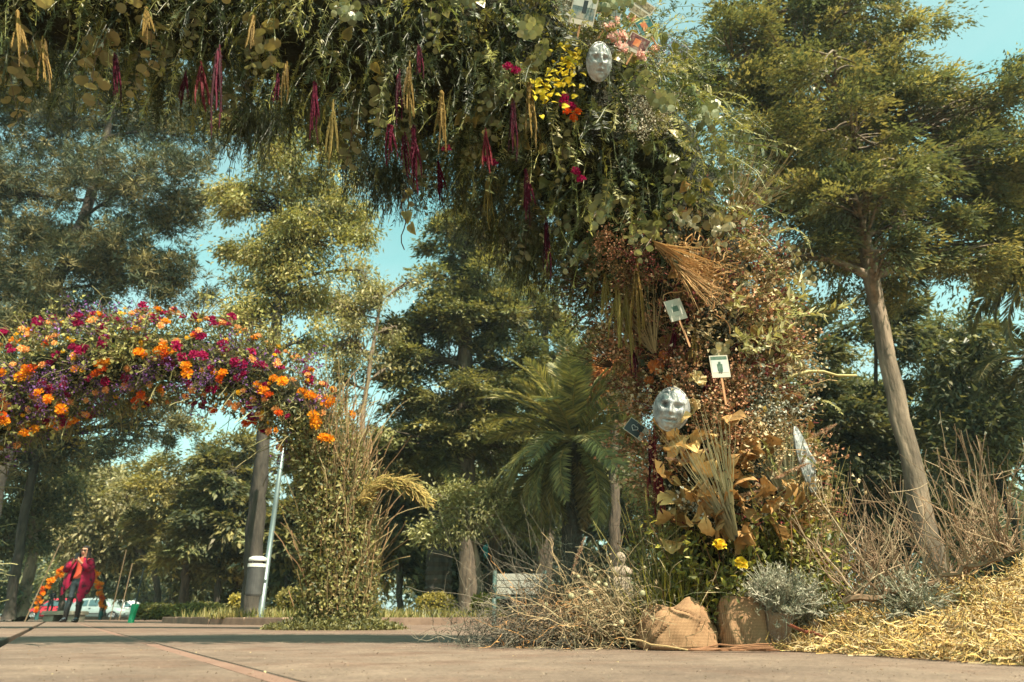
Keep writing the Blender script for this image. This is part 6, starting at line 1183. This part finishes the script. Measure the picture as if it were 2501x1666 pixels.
for dx in (-.22, .22): m = MB(); m.box((c[0] + dx - .12, Yt_ - w - .02, c[2] - .55), (c[0] + dx + .12, Yt_ - w + .02, c[2] - .1)); m.build('window', GLASS, root)
zr = c[2]; hr = P(1237, 1400, Yt_)[2]; m = MB(); w2 = .58; m.add([(c[0] - w2, Yt_ - w2, zr), (c[0] + w2, Yt_ - w2, zr), (c[0] + w2, Yt_ + w2, zr), (c[0] - w2, Yt_ + w2, zr), (c[0], Yt_, hr + .35)], T=[[0, 1, 4], [1, 2, 4], [2, 3, 4], [3, 0, 4]], Q=[[3, 2, 1, 0]]); m.build('roof', TERRA, root)
Ys = 16.; c = P(1515, 1362, Ys); root = thing('bust_statue', A(c[0], Ys, .08), 'pale stone bust on a plinth between the bush and the pillar', 'statue'); STONE = mat_noise('statue_stone', (.28, .22, .16), (.42, .34, .26), 12, .8, .4); k = MPP(1362, Ys)
m = MB(); m.prism([(c[0] - .2, Ys - .2), (c[0] + .2, Ys - .2), (c[0] + .2, Ys + .2), (c[0] - .2, Ys + .2)], .05, c[2] - .42, bev=.03); m.build('plinth', STONE, root)
zr = np.array([0, .06, .16, .2, .25, .28, .34, .42, .5, .54]) ; rx = np.array([.1, .24, .26, .2, .09, .08, .1, .115, .09, .02]); ry = np.array([.09, .14, .15, .12, .08, .08, .11, .125, .1, .02]); G = np.stack([c[0] + rx[:, None] * np.cos(th), Ys + ry[:, None] * np.sin(th) - .02 * (zr[:, None] > .3), c[2] - .42 + zr[:, None] + 0 * th], -1); m = MB(); m.grid(G, wrap=True); m.tube(np.array([[c[0], Ys - .1, c[2] - .04], [c[0], Ys - .16, c[2] - .07], [c[0], Ys - .12, c[2] - .085]]), [.02, .025, .02], 6); m.build('bust', STONE, root, smooth=True)
Yg_ = 26.; root = thing('balloon_bunch', P(1200, 1345, Yg_), 'bunch of turquoise balloons among the trunks behind the forked tree', 'balloons')
SPH = MB(); th2 = np.linspace(0, math.pi, 9); SPH.grid(np.stack([np.sin(th2)[:, None] * np.cos(th), np.sin(th2)[:, None] * np.sin(th), np.cos(th2)[:, None] * 1.15 + 0 * th], -1), wrap=True); SPM = SPH.mesh('balloon', mat_flat('turquoise', (.02, .42, .46), .25), True)
for px, py in [(1188, 1340), (1196, 1348), (1211, 1338), (1190, 1355)]:
    link('balloon', SPM, root, P(px, py, Yg_), Matrix.Scale(.13, 4)); m = MB(); e = P(px, py, Yg_); m.tube(np.stack([e - A(0, 0, .14), P(1198, 1400, Yg_)]), .006, 4); m.build('string', TRIM, root)
m = MB(); wx = P(1198, 1400, Yg_); m.tube(np.stack([wx, A(wx[0], Yg_, .08)]), .015, 6); m.build('stick', POLE, root)
for q, (px, Ys_, h_, lab) in enumerate([(72, 18.5, 1.9, 'tan stake leaning against the pale trunk at far left'), (268, 24, 2.2, 'thin pale support post right of the woman'), (290, 24.5, 1.8, 'second thin support post right of the woman')]):
    m = MB(); xx = GX(px - 12 * (q == 0), Ys_); m.tube(np.array([[xx, Ys_, 0], [xx + .35 * (q == 0) + .08, Ys_, h_]]), .014, 7, col=(.2, .145, .09)); tag(m.build('wooden_stake', TWIG), lab, 'stake', 'wooden stakes')
root = thing('road_sign', A(GX(449, 40), 40, .08), 'orange diamond road sign far off behind the low hedge', 'sign'); c = P(449, 1471, 40); m = MB(); e = .42; m.add([(c[0] - e, 39.97, c[2]), (c[0], 39.97, c[2] - e), (c[0] + e, 39.97, c[2]), (c[0], 39.97, c[2] + e), (c[0] - e, 40, c[2]), (c[0], 40, c[2] - e), (c[0] + e, 40, c[2]), (c[0], 40, c[2] + e)], Q=[[0, 1, 2, 3], [7, 6, 5, 4], [0, 4, 5, 1], [1, 5, 6, 2], [2, 6, 7, 3], [3, 7, 4, 0]]); m.build('plate', mat_flat('sign_orange', (.6, .17, .02), .5), root)
m = MB(); m.tube(np.array([[c[0], 40.03, .05], [c[0], 40.03, c[2] + .1]]), .03, 6); m.build('post', POLE, root)
m = MB(); n = 5; 
m.tube(np.array([[c[0] - .14, 39.955, c[2] + .02], [c[0] + .1, 39.955, c[2] + .02]]), .025, 4); m.add([(c[0] + .08, 39.95, c[2] + .13), (c[0] + .08, 39.95, c[2] - .09), (c[0] + .22, 39.95, c[2] + .02)], T=[[0, 1, 2]]); m.build('arrow', TRIM, root)

# ================= thin haze volume added to lift the shadows =================
def haze_box():
    m, nt, out = nodes('shadow_lift_haze'); v = nt.nodes.new('ShaderNodeVolumePrincipled'); v.inputs['Density'].default_value = HAZE; v.inputs['Color'].default_value = (.72, .92, .95, 1); v.inputs['Anisotropy'].default_value = .2
    nt.links.new(v.outputs['Volume'], out.inputs['Volume'])
    b = MB(); b.box((-420, -60, -1.2), (420, 620, 26)); return tag(b.build('haze', m), 'thin pale haze added over the park to lift the shadows', 'haze', kind='stuff')
HAZE = .0007
haze_box()
